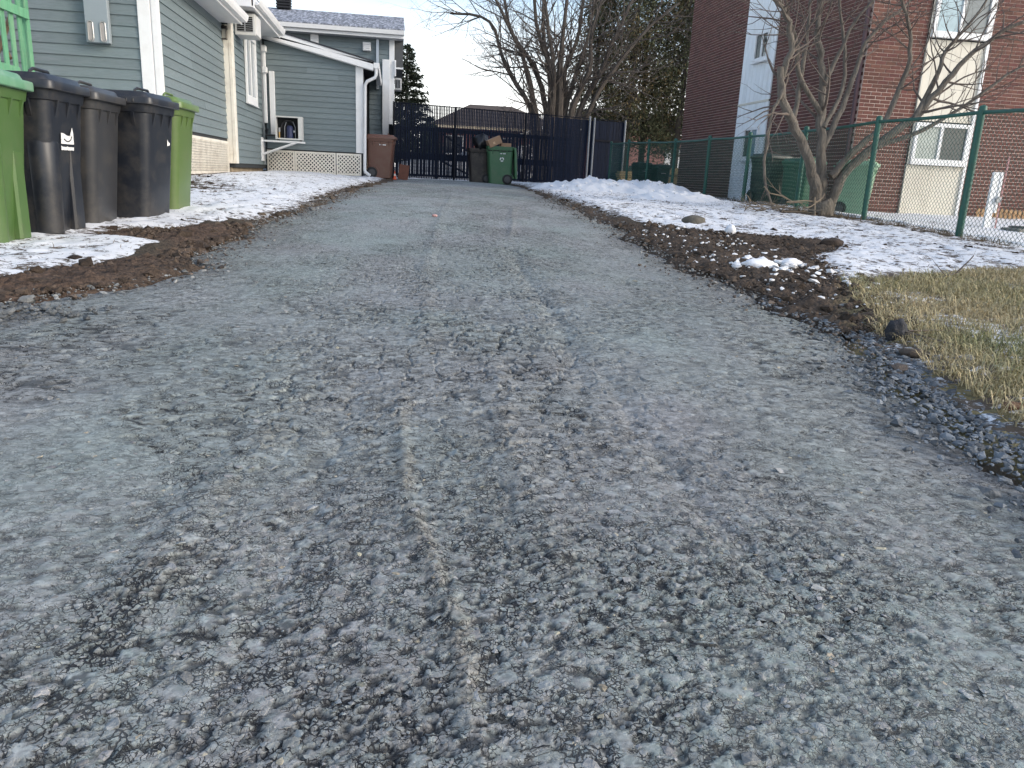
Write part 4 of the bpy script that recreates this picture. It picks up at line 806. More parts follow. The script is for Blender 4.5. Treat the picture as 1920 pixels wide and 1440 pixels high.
# sliding gate of black pickets just behind
gt = empty('picket_gate', Bp0+Vector((-bdir.y, bdir.x, 0))*.28, brz, 'black picket gate standing behind the slatted fence', 'gate')
pk = None
for k in range(47):
    x = .05+k*.132
    if pk is None: pk = MB().box(-.026, .026, -.01, .01, .12, 1.52).obj('picket', M_bpipe, gt); pk.location = (x, 0, 0)
    else: o = bpy.data.objects.new('picket', pk.data); COL.objects.link(o); o.parent = gt; o.location = (x, 0, random.uniform(-.01, .01))
for z0, z1 in ((.08, .15), (.60, .80), (1.46, 1.58)): MB().bevbox(0, 6.3, -.03, -.011, z0, z1, .004).obj('gate_rail', M_bpipe, gt)
for x in (.0, 1.5, 3.2, 5.0, 6.3): MB().bevbox(x-.05, x+.05, .012, .09, .02, 1.6, .004).obj('gate_stile', M_bpipe, gt)
MB().tube([(1.6, -.04, 1.45), (3.1, -.04, .62)], .03, 6).obj('gate_brace', M_bpipe, gt); MB().tube([(1.6, -.04, .6), (2.8, -.04, .12)], .03, 6).obj('gate_brace', M_bpipe, gt)

# ------------------------------------------------------------------ wheeled bins
def rr(w, d, r, cx, cy, z, n=4):
    out = []
    for qx, qy, a0 in ((1, 1, 0), (-1, 1, 90), (-1, -1, 180), (1, -1, 270)):
        for k in range(n+1):
            a = math.radians(a0+90*k/n); out.append((cx+qx*(d/2-r)+r*math.cos(a), cy+qy*(w/2-r)+r*math.sin(a), z))
    return out
def bin_mats(key, col, rough=.42, dirt=((.13, .11, .08), .28, 5)):
    return mat('bin_'+key, col, rough=rough, var=.10, vscale=5, dirt=dirt, bump=.08, bscale=25, rvar=.08), mat('bin_lid_'+key, tuple(min(1, c*1.15) for c in col), rough=rough-.03, var=.10, vscale=6, dirt=dirt)
def wheeled_bin(loc, rz, key, col, label, cat='bin', group=None, s=1.0, lid='shut', bulge=False, lidcol=None, lidsnow=False):
    mb_, ml_ = bin_mats(key, col)
    if lidcol: ml_ = mat('bin_lid_'+key+'_own', lidcol, rough=.45, var=.15, vscale=6, dirt=((.3, .3, .28), .4, 6))
    root = empty('wheeled_bin', loc, rz, label, cat, group); root.scale = (s, s, s)
    W0, D0, W1, D1, H = .48, .575, .55, .67, .96
    rings = []
    for t, wadd in ((0, -.02), (.012, 0), (.3, 0), (.6, 0), (.86, 0), (.90, 0), (.905, .02), (.96, .03), (1.0, .03)):
        w = W0+(W1-W0)*t+wadd; d = D0+(D1-D0)*t+wadd; rings.append(rr(w, d, .07+.0*t, .0-.03*(1-t), 0, .005+H*t))
    body = MB().loft(rings, True, lid == 'shut').obj('body', mb_, root, True)
    if lid != 'shut': body.data.materials.append(M_hole); MB().loft([rr(W1, D1-.02, .06, 0, 0, H-.12), rr(W1, D1-.02, .06, 0, 0, H-.10)]).obj('inside', M_hole, root)
    # gussets under the rim, raised panel and grip moulding
    for sgn in (-1, 1):
        for x in (-.17, .02, .21): MB().prism([(x-.012, sgn*(.255), .72), (x-.012, sgn*.30, .875), (x-.012, sgn*.255, .875)], (.024, 0, 0)).obj('rib', mb_, root)
    for y in (-.16, 0, .16): MB().prism([(.305, y-.01, .72), (.35, y-.01, .875), (.305, y-.01, .875)], (0, .02, 0)).obj('rib', mb_, root)
    if bulge:
        MB().loft([[(.215+.095*k_*math.cos(a), -.17+.095*k_*math.sin(a), z) for a in np.linspace(0, 2*math.pi, 16, endpoint=False)] for z, k_ in ((.02, .93), (.30, 1.0), (.60, 1.08), (.615, 1.02))]).obj('corner_moulding', mb_, root, True)
        MB().bevbox(.22, .305, .03, .18, .02, .58, .015).obj('front_moulding', mb_, root)
    if lid == 'shut':
        lr = [rr(W1+.045, D1+.06, .05, .01, 0, .935), rr(W1+.055, D1+.07, .055, .01, 0, .94), rr(W1+.055, D1+.07, .055, .01, 0, .985), rr(W1+.045, D1+.06, .05, .01, 0, .992), rr(W1-.005, D1-.0, .05, 0, 0, .994), rr(W1-.02, D1-.02, .05, -.005, 0, 1.024), rr(W1-.035, D1-.04, .05, -.005, 0, 1.034), rr(W1-.2, D1-.25, .06, -.02, 0, 1.042)]
        l = MB().loft(lr).obj('lid', ml_, root, True)
        for k in range(9): MB().bevbox(-.22+k*.055, -.20+k*.055, -.305, -.285, .947, .978, .003).obj('lid_rib', ml_, l)
        for k in range(7): MB().bevbox(.355, .375, -.20+k*.062, -.18+k*.062, .947, .978, .003).obj('lid_rib', ml_, l)
        MB().tube([(.16, -.13, 1.0), (.175, -.125, 1.055), (.18, -.1, 1.07), (.18, .1, 1.07), (.175, .125, 1.055), (.16, .13, 1.0)], .011, 6).obj('lid_handle', ml_, l, True)
        if lidsnow: MB().loft([rr(.4, .5, .1, -.02, 0, 1.03), rr(.36, .45, .1, -.02, 0, 1.05), rr(.2, .25, .08, -.02, 0, 1.062)]).obj('lid_litter', mat('lid_litter', (.30, .22, .15), rough=.9, var=.4, vscale=12), l, True)
    elif lid == 'open':    # hanging down behind
        l = MB().loft([rr(W1+.05, .04, .015, -.44, 0, .16), rr(W1+.06, .07, .03, -.43, 0, .22), rr(W1+.06, .07, .03, -.40, 0, .80), rr(W1+.04, .05, .02, -.37, 0, .95)]).obj('lid', ml_, root, True)
    MB().tube([(-.34, -.22, .90), (-.41, -.20, .925), (-.41, .20, .925), (-.34, .22, .90)], .016, 6).obj('handle_bar', mb_, root, True)
    for sg in (-1, 1):
        y = sg*.235; pts = lambda r, yy: [(-.205+r*math.cos(a), yy, .135+r*math.sin(a)) for a in np.linspace(0, 2*math.pi, 20, endpoint=False)]
        o = sg*.028
        wh = MB().loft([pts(.115, y-o), pts(.132, y-o*.7), pts(.132, y+o*.7), pts(.118, y+o)]).obj('wheel', mat('tyre', (.016, .016, .017), rough=.75, var=.2), root, True)
        MB().loft([pts(.085, y+o*.9), pts(.08, y+o*1.15), pts(.03, y+o*1.25)]).obj('hub', mat('hub_plastic', (.05, .05, .052), rough=.5), wh, True)
        q = [(-.205+.165*math.cos(a), .135+.165*math.sin(a)) for a in np.linspace(0, math.pi*.95, 12)]; MB().tube([(x, y+o*.3, z) for x, z in q], .014, 5).obj('wheel_arch', mb_, root, True)
    MB().tube([(-.205, -.24, .135), (-.205, .24, .135)], .014, 6).obj('axle', M_metal, root)
    return root
def bz(x, y): return on_ground(x, y)-.005
R = math.radians
b0 = wheeled_bin((-2.71, 5.46, bz(-2.7, 5.46)), R(2), 'leaf_green', (.070, .138, .038), 'bright green wheeled bin at the end of the row below the railing', bulge=True, s=1.03, lidcol=(.13, .30, .17))
b1 = wheeled_bin((-2.62, 6.14, bz(-2.7, 6.14)), R(-3), 'black_a', (.013, .016, .023), 'black wheeled bin with white printed logo and paper sticker', bulge=True, s=1.04)
b2 = wheeled_bin((-2.54, 6.74, bz(-2.62, 6.72)), R(-2), 'grey_a', (.034, .035, .038), 'dusty dark grey wheeled bin squeezed between two black bins')
b3 = wheeled_bin((-2.30, 7.36, bz(-2.37, 7.32)), R(-8), 'black_b', (.014, .017, .024), 'black wheeled bin with pale scuffs standing forward beside the olive green bin')
b4 = wheeled_bin((-2.27, 8.03, bz(-2.33, 7.97)), R(-2), 'olive', (.092, .150, .042), 'olive green wheeled bin closing the row near the white lattice')
# printing and stickers
M_print = mat('white_print', (.78, .78, .76), rough=.6, var=.05)
def on_front(root, x, y0, z0, polys, name, m=M_print, tilt=.082):
    """flat print on the +x face of a bin; polys in (y, z) metres"""
    mb = MB()
    for p in polys: mb.prism([(x+(z0+z_)*tilt, y0+y_, z0+z_) for y_, z_ in p], (.002, 0, 0))
    return mb.obj(name, m, root)
lg = [[(-.02, .045), (-.02, .115), (.02, .112), (.06, .10), (.10, .098), (.13, .105), (.16, .085), (.165, .045)], [(.11, .10), (.14, .155), (.155, .12), (.16, .09)]]
on_front(b1, .2655, -.09, .56, lg, 'logo'); on_front(b1, .2655, -.09, .56, [[(-.018+k*.0205, .004+.003*(k % 3 == 1)), (-.018+k*.0205, .026+.006*(k in (0, 4))), (-.001+k*.0205, .026), (-.001+k*.0205, .004)] for k in range(9)], 'lettering')
sw_ = MB().tube([(.2680+(.56+z_)*.082, -.09+y_, .56+z_) for y_, z_ in ((.015, .078), (.05, .064), (.085, .062), (.115, .075), (.128, .095))], .004, 5).obj('logo_swoosh', bin_mats('black_a', (.02, .02, .02))[0], b1)
MB().prism([(-.19, -.271, .66), (-.03, -.271, .66), (-.03, -.276, .80), (-.19, -.276, .80)], (0, .003, 0)).obj('sticker', mat('paper_sticker', (.62, .63, .68), rough=.6, var=.04), b1)
on_front(b3, .2655, .10, .60, [[(0, .02), (.0, .075), (.015, .06), (.03, .05), (.05, .05), (.05, .03)]], 'logo')
MB().prism([(-.16, -.2745, .76), (.08, -.2745, .76), (.08, -.2755, .785), (-.16, -.2755, .785)], (0, .003, 0)).obj('embossed_strip', mat('worn_strip', (.30, .38, .22), rough=.6), b0)
# bins at the end of the driveway
gb = wheeled_bin((2.95, 22.75, bz(2.95, 22.75)), R(180), 'forest', (.045, .135, .062), 'open green wheeled bin with recycling mark holding cardboard boxes', s=1.08, lid='open')
def on_side(root, pts_list, name, m=M_print, sgn=1, tilt=.0375, y=.2415):
    mb = MB()
    for p in pts_list: mb.prism([(x_, sgn*(y+z_*tilt), z_) for x_, z_ in p], (0, sgn*.003, 0))
    return mb.obj(name, m, root)
on_side(gb, [[(.02-k*.022, .775), (.02-k*.022, .797), (.004-k*.022, .797), (.004-k*.022, .775)] for k in (0, 1, 2, 4, 5, 6)], 'lettering')
rec = []
for k in range(3):
    a0 = math.radians(90+120*k); ring = lambda r, a: (-.04+r*math.cos(a), .64+r*math.sin(a))
    rec.append([ring(.055, a0+R(t)) for t in (8, 30, 55, 75)]+[ring(.065, a0+R(75)), ring(.043, a0+R(104)), ring(.022, a0+R(75)), ring(.032, a0+R(75))]+[ring(.032, a0+R(t)) for t in (55, 30, 8)])
on_side(gb, rec, 'recycling_mark')
bb_ = wheeled_bin((2.42, 23.15, bz(2.42, 23.15)), R(180), 'dark_brown', (.012, .009, .010), 'dark brown bin under a black rubbish bag beside the open green bin', s=1.0, lid='none')
br = wheeled_bin((-.37, 22.2, bz(-.37, 22.2)), R(-4), 'brown', (.135, .062, .042), 'brown wheeled bin beside the white downspout', s=1.1)
on_side(br, [[(-.02+k*.02, .785), (-.02+k*.02, .81), (-.004+k*.02, .81), (-.004+k*.02, .785)] for k in (0, 1, 2, 4, 5, 6, 7)], 'lettering', sgn=-1)
# rubbish bag, cardboard boxes
def lumpy(name, loc, r, m, seed, label, cat, sq=(1, 1, 1), sub=3, amp=.25, fr=3.0, kind=None):
    import bmesh
    bm = bmesh.new(); bmesh.ops.create_icosphere(bm, subdivisions=sub, radius=1.0)
    for v in bm.verts:
        p = v.co.normalized(); a = np.array([p.x*fr+seed*7.1]); c = np.array([p.y*fr+p.z*fr*.83+seed])
        k = 1+amp*(float(fbm(a, c, 3, seed)[0])-.5)*2; v.co = Vector((p.x*sq[0], p.y*sq[1], p.z*sq[2]))*r*k
    me = bpy.data.meshes.new(name); bm.to_mesh(me); bm.free(); me.shade_smooth()
    return tag(link(name, me, m, None, loc), label, cat)
zb = bz(2.42, 23.15)
lumpy('rubbish_bag', (2.44, 23.0, zb+1.12), .25, mat('bin_bag', (.012, .012, .014), rough=.28, var=.2, bump=.9, bscale=9), 3, 'black plastic rubbish bag bulging out of the dark brown bin', 'bag', (.85, .8, 1.0), amp=.45, fr=2.6)
M_card = mat('cardboard', (.36, .22, .13), rough=.85, var=.1, vscale=5)
def carton(loc, rot, sx, sy, sz, label):
    c = empty('cardboard_box', loc, 0, label, 'box'); c.rotation_euler = rot
    MB().bevbox(-sx, sx, -sy, sy, -sz, sz, .004).obj('carton', M_card, c); MB().bevbox(-sx-.001, sx+.001, -.02, .02, sz-.001, sz+.002, .001).obj('tape', mat('brown_tape', (.28, .18, .11), rough=.4), c)
    MB().bevbox(-sx*.35, -sx*.05, -sy-.002, -sy+.001, -sz*.5, sz*.1, .001).obj('printed_patch', mat('carton_print', (.62, .42, .25), rough=.7), c)
    return c
zg = bz(2.95, 22.75)
carton((2.76, 22.55, zg+1.16), (0, R(-24), R(8)), .19, .13, .105, 'tilted cardboard box sticking out of the open green bin'); carton((3.1, 22.7, zg+1.04), (0, 0, R(4)), .15, .14, .10, 'upright cardboard box sunk inside the open green bin')
# cone and board by the brown bin
cn = empty('traffic_cone', (-.0, 22.15, bz(.0, 22.15)), 0, 'small orange and white traffic cone beside the brown bin', 'cone'); cn.scale = (.45, .45, .6)
for z0, z1, m_ in ((.02, .16, 'orange'), (.16, .26, 'white'), (.26, .40, 'orange')):
    MB().tube([(0, 0, z0), (0, 0, z1)], [.11-.24*z0, .11-.24*z1], 14).obj('cone_band', mat('cone_'+m_, (.75, .13, .05) if m_ == 'orange' else (.75, .7, .65), rough=.5), cn, True)
MB().bevbox(-.14, .14, -.14, .14, 0, .025, .01).obj('base', mat('cone_orange', (.75, .13, .05)), cn)
bd = empty('leaning_board', (.22, 22.35, bz(.2, 22.3)), R(5), 'rusty brown board leaning near the brown bin and fence', 'board'); bd.rotation_euler = (R(-14), R(8), R(5))
MB().bevbox(-.14, .14, -.01, .01, 0, .42, .004).obj('board', mat('rust_board', (.13, .05, .03), rough=.8, var=.25, vscale=8), bd); MB().bevbox(-.14, .14, .012, .04, .05, .09, .004).obj('batten', mat('rust_board', (.13, .05, .03)), bd)
pa = empty('plank', (-.70, 22.0, bz(-.7, 22)), 0, 'pale wooden plank standing between the downspout and brown bin', 'plank'); MB().bevbox(-.03, .03, -.012, .012, 0, .95, .004).obj('board', mat('pale_wood', (.42, .31, .19), rough=.8, var=.15, vscale=5, stretch=(4, 4, .6)), pa); MB().bevbox(-.045, -.031, -.012, .012, .1, .7, .003).obj('offcut', mat('pale_wood', (.4, .3, .2)), pa)
# bins behind the green fence
wheeled_bin((7.82, 12.65, bz(7.8, 12.65)), R(-38), 'pale_green', (.20, .34, .22), 'pale green wheeled bin behind the chain link fence by the tree', s=.88)
wheeled_bin((7.42, 13.75, bz(7.4, 13.75)), R(-70), 'teal', (.022, .105, .058), 'deep green wheeled bin with leaf littered lid behind the fence', s=.86, lidsnow=True)
wheeled_bin((7.12, 14.45, bz(7.1, 14.45)), R(-80), 'charcoal', (.02, .021, .021), 'charcoal wheeled bin behind the fence next to the deep green bin', s=.9)
ba = wheeled_bin((7.72, 24.4, bz(7.7, 24.4)), R(-85), 'dk_a', (.018, .034, .030), 'dark green bin in the back yard standing nearer the black fence', s=.85, group='dark bins in the back yard')
bc_ = copy_tree(ba); bc_['label'] = 'dark green bin in the back yard beside the wooden crate'; bc_.location = (8.32, 24.35, bz(8.3, 24.35))
for q in (ba, bc_):
    MB().bevbox(.31, .316, -.09, .09, .72, .76, .001).obj('label_strip', M_print, q)
# ------------------------------------------------------------------ bare trees
class Tree:
    def __init__(s, seed): s.r = random.Random(seed); s.big = MB(); s.S = []
    def limb(s, pts, r0, r1, n=8):
        """smooth thick limb through control points"""
        P = [Vector(p) for p in pts]; out = []; m = len(P)
        for k in range(m-1):
            a, b_, c, d = P[max(k-1, 0)], P[k], P[k+1], P[min(k+2, m-1)]
            for t in (0, .25, .5, .75):
                out.append(.5*((2*b_)+(c-a)*t+(2*a-5*b_+4*c-d)*t*t+(3*b_-a-3*c+d)*t**3))
        out.append(P[-1]); q = len(out); j = [Vector((s.r.uniform(-1, 1), s.r.uniform(-1, 1), s.r.uniform(-1, 1)))*min(.02, r0*.22) for _ in out]
        out = [o+w for o, w in zip(out, j)]; rad = [(r0+(r1-r0)*(k/(q-1))**.8)*s.r.uniform(.93, 1.08) for k in range(q)]
        s.big.tube(out, rad, n); return out, rad
    def twig(s, p, d, ln, r, depth, up=.12, wig=.22, kids=(3, 5)):
        n = max(3, int(ln/.14)) if depth > 0 else 3; n = min(n, 8); st = ln/n; pts = [p]; d = d.normalized()
        for k in range(n):
            d = (d+Vector((s.r.gauss(0, wig), s.r.gauss(0, wig), s.r.gauss(0, wig)+up))*.5).normalized(); q = pts[-1]+d*st
            ra = r*(1-.75*k/n); rb = r*(1-.75*(k+1)/n); s.S.append((pts[-1], q, ra, rb)); pts.append(q)
            if depth > 0 and k > 0 and s.r.random() < kids[0]/max(kids[1], 1):
                a = s.r.uniform(0, 6.283); o = d.orthogonal().normalized(); o.rotate(Matrix.Rotation(a, 3, d)); nd = (d*s.r.uniform(.55, 1.0)+o*s.r.uniform(.5, .95)).normalized()
                s.twig(q, nd, ln*s.r.uniform(.4, .68), ra*.62, depth-1, up, wig, kids)
    def sprout(s, out, rad, n, ln, depth, up=.12, start=.3, out_bias=None, wig=.22, rk=.5, kids=(3, 5)):
        for _ in range(n):
            k = int(s.r.uniform(start, .99)*(len(out)-1)); d = (out[k+1]-out[k]).normalized(); o = d.orthogonal().normalized(); o.rotate(Matrix.Rotation(s.r.uniform(0, 6.283), 3, d))
            nd = (d*s.r.uniform(.3, .9)+o*s.r.uniform(.5, 1)); 
            if out_bias: nd = nd+Vector(out_bias)*s.r.uniform(0, 1)
            s.twig(out[k], nd, ln*s.r.uniform(.5, 1.15), min(rad[k]*rk, .035), depth, up, wig, kids)
    def build(s, name, base, label, mt, mw, cat='tree', n=4):
        root = empty(name, base, 0, label, cat); B = Vector(base); s.big.v = [tuple(Vector(p)-B) for p in s.big.v]
        s.big.obj('trunk', mt, root, True)
        if s.S:
            P0 = np.array([a for a, _, _, _ in s.S])-np.array(B); P1 = np.array([b_ for _, b_, _, _ in s.S])-np.array(B); V, F = seg_arrays(P0, P1, np.array([c for *_, c, _ in s.S]), np.array([d for *_, d in s.S]), n)
            link('crown', np_mesh('crown', V, F, True), mw, root)
        return root
M_bark = mat('grey_bark', (.145, .125, .102), rough=.95, var=.5, vscale=18, bump=1.0, bscale=40, bdist=.03, stretch=(1, 1, .35), dirt=((.16, .145, .12), .6, 7))
M_twig = mat('brown_twig', (.125, .098, .080), rough=.8, var=.3, vscale=10)
T = Tree(5); tx, ty = 6.36, 11.2
def J(pts, dy0, dy1): n_ = len(pts); return [(x, 11.2+dy0+(dy1-dy0)*k/(n_-1), z) for k, (x, z) in enumerate(pts)]
limbs = [
 (J([(6.34, .22), (6.26, .7), (6.09, 1.05), (5.76, 1.53), (5.49, 1.92), (5.39, 2.28), (5.44, 2.62), (5.27, 2.98), (4.96, 3.3), (4.7, 3.9)], 0, -.5), .115, .022, 26),
 (J([(5.76, 1.53), (5.85, 1.94), (5.89, 2.53), (5.94, 2.95), (5.95, 3.44), (6.05, 4.3)], .0, .35), .055, .016, 22),
 (J([(6.44, .22), (6.40, .7), (6.37, 1.14), (6.26, 1.82), (6.21, 2.4), (6.08, 2.89), (6.08, 3.45), (6.2, 4.6)], 0, .25), .125, .022, 26),
 (J([(6.27, 1.78), (5.8, 2.3), (5.65, 2.72), (5.4, 3.06), (5.16, 3.31), (4.9, 3.9)], .1, -.3), .050, .014, 22),
 (J([(6.52, .22), (6.63, .92), (7.06, 1.37), (7.51, 1.77), (7.77, 2.17), (8.08, 2.63), (8.49, 2.99), (9.04, 3.28), (9.6, 3.6)], 0, -.7), .098, .016, 34),
 (J([(6.36, 1.3), (6.62, 1.91), (6.78, 2.44), (6.92, 2.84), (7.24, 3.19), (7.6, 3.5), (7.9, 4.3)], .1, .5), .062, .014, 24),
 (J([(6.48, .9), (6.75, 1.28), (7.1, 1.64), (7.32, 2.32), (7.30, 2.83), (7.07, 3.25), (6.95, 3.59), (7.0, 4.4)], -.05, -.35), .070, .014, 26),
 (J([(7.51, 1.77), (7.79, 2.35), (7.93, 2.73), (8.21, 3.04), (8.55, 3.5), (8.8, 4.2)], -.3, .1), .050, .013, 26),
 (J([(6.25, 2.19), (6.37, 2.63), (6.5, 3.06), (6.76, 3.5), (6.8, 4.3)], .1, -.2), .042, .014, 18),
 (J([(7.06, 1.37), (7.65, 1.62), (8.2, 2.05), (8.7, 2.5), (9.4, 2.8)], -.2, -.9), .045, .012, 22),
 (J([(6.30, 1.6), (6.6, 2.2), (6.58, 2.9), (6.45, 3.6), (6.5, 4.4)], .05, .6), .045, .014, 18)]
for pts, r0, r1, ns in limbs:
    o, rd = T.limb(pts, r0*.86, r1*.85, 9); T.sprout(o, rd, int(ns*.62), 1.05, 2, up=.10, start=.40, wig=.26, kids=(3, 5), rk=.42)
T.limb([(6.42, 11.2, .12), (6.42, 11.2, .28), (6.42, 11.2, .55)], .26, .15, 12)
o, rd = T.limb(J([(5.49, 1.92), (5.42, 2.0), (5.34, 2.36)], -.2, -.3), .05, .045, 8)      # sawn stub
T.build('bare_tree', (tx, ty, on_ground(tx, ty)-.05), 'leafless multi stemmed tree with spreading limbs in front of the chain link fence', M_bark, M_twig)
# broken branch hanging and brushwood on the ground
H_ = Tree(9); o, rd = H_.limb([(5.35, 10.92, 2.22), (5.41, 10.9, 2.06), (5.36, 10.88, 1.91), (5.26, 10.85, 1.72), (5.23, 10.8, 1.35), (5.21, 10.78, 1.01), (5.27, 10.75, .71), (5.40, 10.7, .42)], .032, .016, 7); H_.sprout(o, rd, 9, .55, 1, up=-.15, start=.35, wig=.3)
H_.build('broken_branch', (5.38, 10.7, on_ground(5.38, 10.7)), 'snapped branch hanging from the tree down to the snow', M_bark, M_twig, 'branch')
H_ = Tree(12); H_.big.tube([(5.12, 10.5, .72), (5.22, 10.5, .63), (5.40, 10.5, .60), (5.58, 10.52, .53), (5.80, 10.55, .55), (6.02, 10.62, .54), (6.14, 10.7, .61), (6.17, 10.72, .66)], [.006, .008, .010, .011, .011, .012, .013, .014], 6); H_.limb([(5.95, 10.58, .60), (5.96, 10.55, .42), (5.95, 10.5, .28)], .012, .013, 6)
for k in range(26):
    a = H_.r.uniform(0, 6.28); p = Vector((H_.r.uniform(4.75, 5.6), H_.r.uniform(10.1, 10.7), 0)); p.z = on_ground(p.x, p.y)+H_.r.uniform(.0, .2); H_.twig(p, Vector((math.cos(a), math.sin(a), H_.r.uniform(-.1, .5))), H_.r.uniform(.25, .6), H_.r.uniform(.006, .014), 1, -.02, .25)
H_.build('brushwood', (5.4, 10.45, on_ground(5.4, 10.45)), 'tangle of fallen branches lying on snow at the tree foot', mat('dry_branch', (.20, .155, .105), rough=.85, var=.25), mat('dry_branch', (.2, .15, .1)), 'branches')

# large bare tree beyond the black fence
T = Tree(21); cx, cy = 6.0, 29.5
M_bark2 = mat('dark_bark', (.085, .072, .060), rough=.9, var=.3, vscale=6, bump=.8, bscale=20, stretch=(1, 1, .3))
st = [(-2.6, -.2, 7.5, .12), (-1.9, .4, 8.2, .13), (-1.2, -.3, 8.8, .15), (-.5, .3, 9.4, .17), (.1, -.2, 9.8, .17), (.7, .4, 9.2, .15), (1.5, -.1, 8.6, .14), (2.4, .2, 7.8, .13), (3.4, -.2, 7.0, .11), (-3.4, .1, 6.2, .10), (-.9, -.4, 8.0, .11), (1.0, .3, 8.2, .11)]
for k, (sx, sy, hz, r0) in enumerate(st):
    bx = cx+sx*.20; pts = [(bx, cy+sy*.3, .4), (bx+sx*.05, cy+sy*.3, 1.8), (bx+sx*.13+T.r.uniform(-.15, .15), cy+sy*.5, 3.2), (bx+sx*.36+T.r.uniform(-.2, .2), cy+sy, 4.6), (bx+sx*.66+T.r.uniform(-.3, .3), cy+sy*1.5, 6.0), (bx+sx*1.0, cy+sy*2, hz)]
    o, rd = T.limb(pts, r0*1.45, .035, 7)
    T.sprout(o, rd, 17, 2.3, 3 if k % 2 == 0 else 2, up=.04, start=.38, out_bias=(.5 if sx > 0 else -.7, 0, .05), wig=.17, rk=.45, kids=(3, 5))
T.build('large_bare_tree', (cx, cy, .45), 'large leafless tree with a fan of trunks rising behind the black fence', M_bark2, mat('dark_twig', (.095, .080, .070), rough=.85, var=.2), n=3)

# ------------------------------------------------------------------ evergreens
def cards(P, D, L_, W_, cols):
    """flat pointed sprays: base P, direction D, length, width"""
    n = len(P); D = D/np.linalg.norm(D, axis=1, keepdims=True); rnd = RNG.normal(0, 1, (n, 3)); S_ = np.cross(D, rnd); S_ /= np.linalg.norm(S_, axis=1, keepdims=True)
    V = np.zeros((n, 4, 3)); V[:, 0] = P; V[:, 1] = P+D*(L_*.45)[:, None]+S_*W_[:, None]; V[:, 2] = P+D*L_[:, None]; V[:, 3] = P+D*(L_*.45)[:, None]-S_*W_[:, None]
    return V.reshape(-1, 3), (np.arange(n)*4)[:, None]+np.array([[0, 1, 2, 3]]), np.repeat(cols, 4, 0)
M_fol = mat('evergreen_foliage', (1, 1, 1), rough=.75, var=.25, vscale=3, attr='col', spec=.25)
def cedar(x, y, hgt, rad, zb_, seed, label):
    g = np.random.default_rng(seed); root = empty('cedar_tree', (x, y, .45), 0, label, 'tree', None); t = Tree(seed)
    t.limb([(x, y, .3), (x+.1*g.normal(), y, 2.5), (x+.15*g.normal(), y, 5.0), (x, y, hgt*.85)], .19, .05, 8); t.big.v = [tuple(Vector(p)-Vector((x, y, .45))) for p in t.big.v]; t.big.obj('trunk', M_bark2, root, True)
    Ps, Ds, Ls, Cs = [], [], [], []
    for k in range(230):          # boughs, each a hanging mass of sprays
        h = zb_+(hgt-zb_)*g.uniform(0, 1)**1.15; f = (h-zb_)/(hgt-zb_); rr_ = rad*(1-f**1.8*.85)*g.uniform(.35, 1.1)*(.7+.5*math.sin(min(1, f*5+.3)*1.5)); a = g.uniform(0, 6.283)
        c = np.array([rr_*math.cos(a), rr_*math.sin(a), h-.45+.25*rr_]); m = int(g.uniform(55, 95)); sp_ = g.normal(0, 1, (m, 3))*np.array([.20, .20, .32])
        Ps.append(c+sp_); dd = np.stack([np.full(m, math.cos(a)*.35), np.full(m, math.sin(a)*.35), np.full(m, -.35)], -1)+g.normal(0, .55, (m, 3)); Ds.append(dd); Ls.append(g.uniform(.07, .20, m))
        tone = g.uniform(.6, 1.35); brown = g.uniform(0, 1) < .28; cc = np.array([.165, .125, .06]) if brown else np.array([.095, .10, .052]); Cs.append(cc*tone*(1+g.normal(0, .18, (m, 1))))
    V, F, C_ = cards(np.concatenate(Ps), np.concatenate(Ds), np.concatenate(Ls), np.concatenate(Ls)*.16, np.clip(np.concatenate(Cs), .008, 1))
    cr = link('crown', np_mesh('crown', V, F, False, {'col': C_}), M_fol, root)
    S_ = []
    for k in range(46):
        h = zb_-.3+(hgt-zb_)*g.uniform(0, .9); a = g.uniform(0, 6.283); S_.append(((0, 0, h-.45-.2), (rad*.8*math.cos(a), rad*.8*math.sin(a), h-.3)))
    V, F = seg_arrays(np.array([s_[0] for s_ in S_]), np.array([s_[1] for s_ in S_]), .025, .008, 4); tag(link('bough', np_mesh('bough', V, F), M_bark2, root), kind='stuff')
    return root
for k, (x, y, hh, r_, zb_, lb) in enumerate(((8.15, 32.5, 8.6, 1.0, 2.6, 'slim cedar crowding the bare tree behind the black fence'), (9.3, 31.6, 9.6, 1.15, 2.4, 'tall dark cedar behind the black gate panel'), (10.35, 33.0, 10.2, 1.2, 2.2, 'tallest cedar with two leaning trunks over the board fence'), (11.2, 31.2, 9.8, 1.15, 2.1, 'brownish cedar hanging over the green fence corner'), (12.0, 32.6, 10.0, 1.2, 2.0, 'dense cedar hard against the brick building edge'), (12.9, 30.2, 9.2, 1.2, 2.2, 'cedar half hidden behind the brick building'))):
    cedar(x, y, hh, r_, zb_, 40+k, lb)
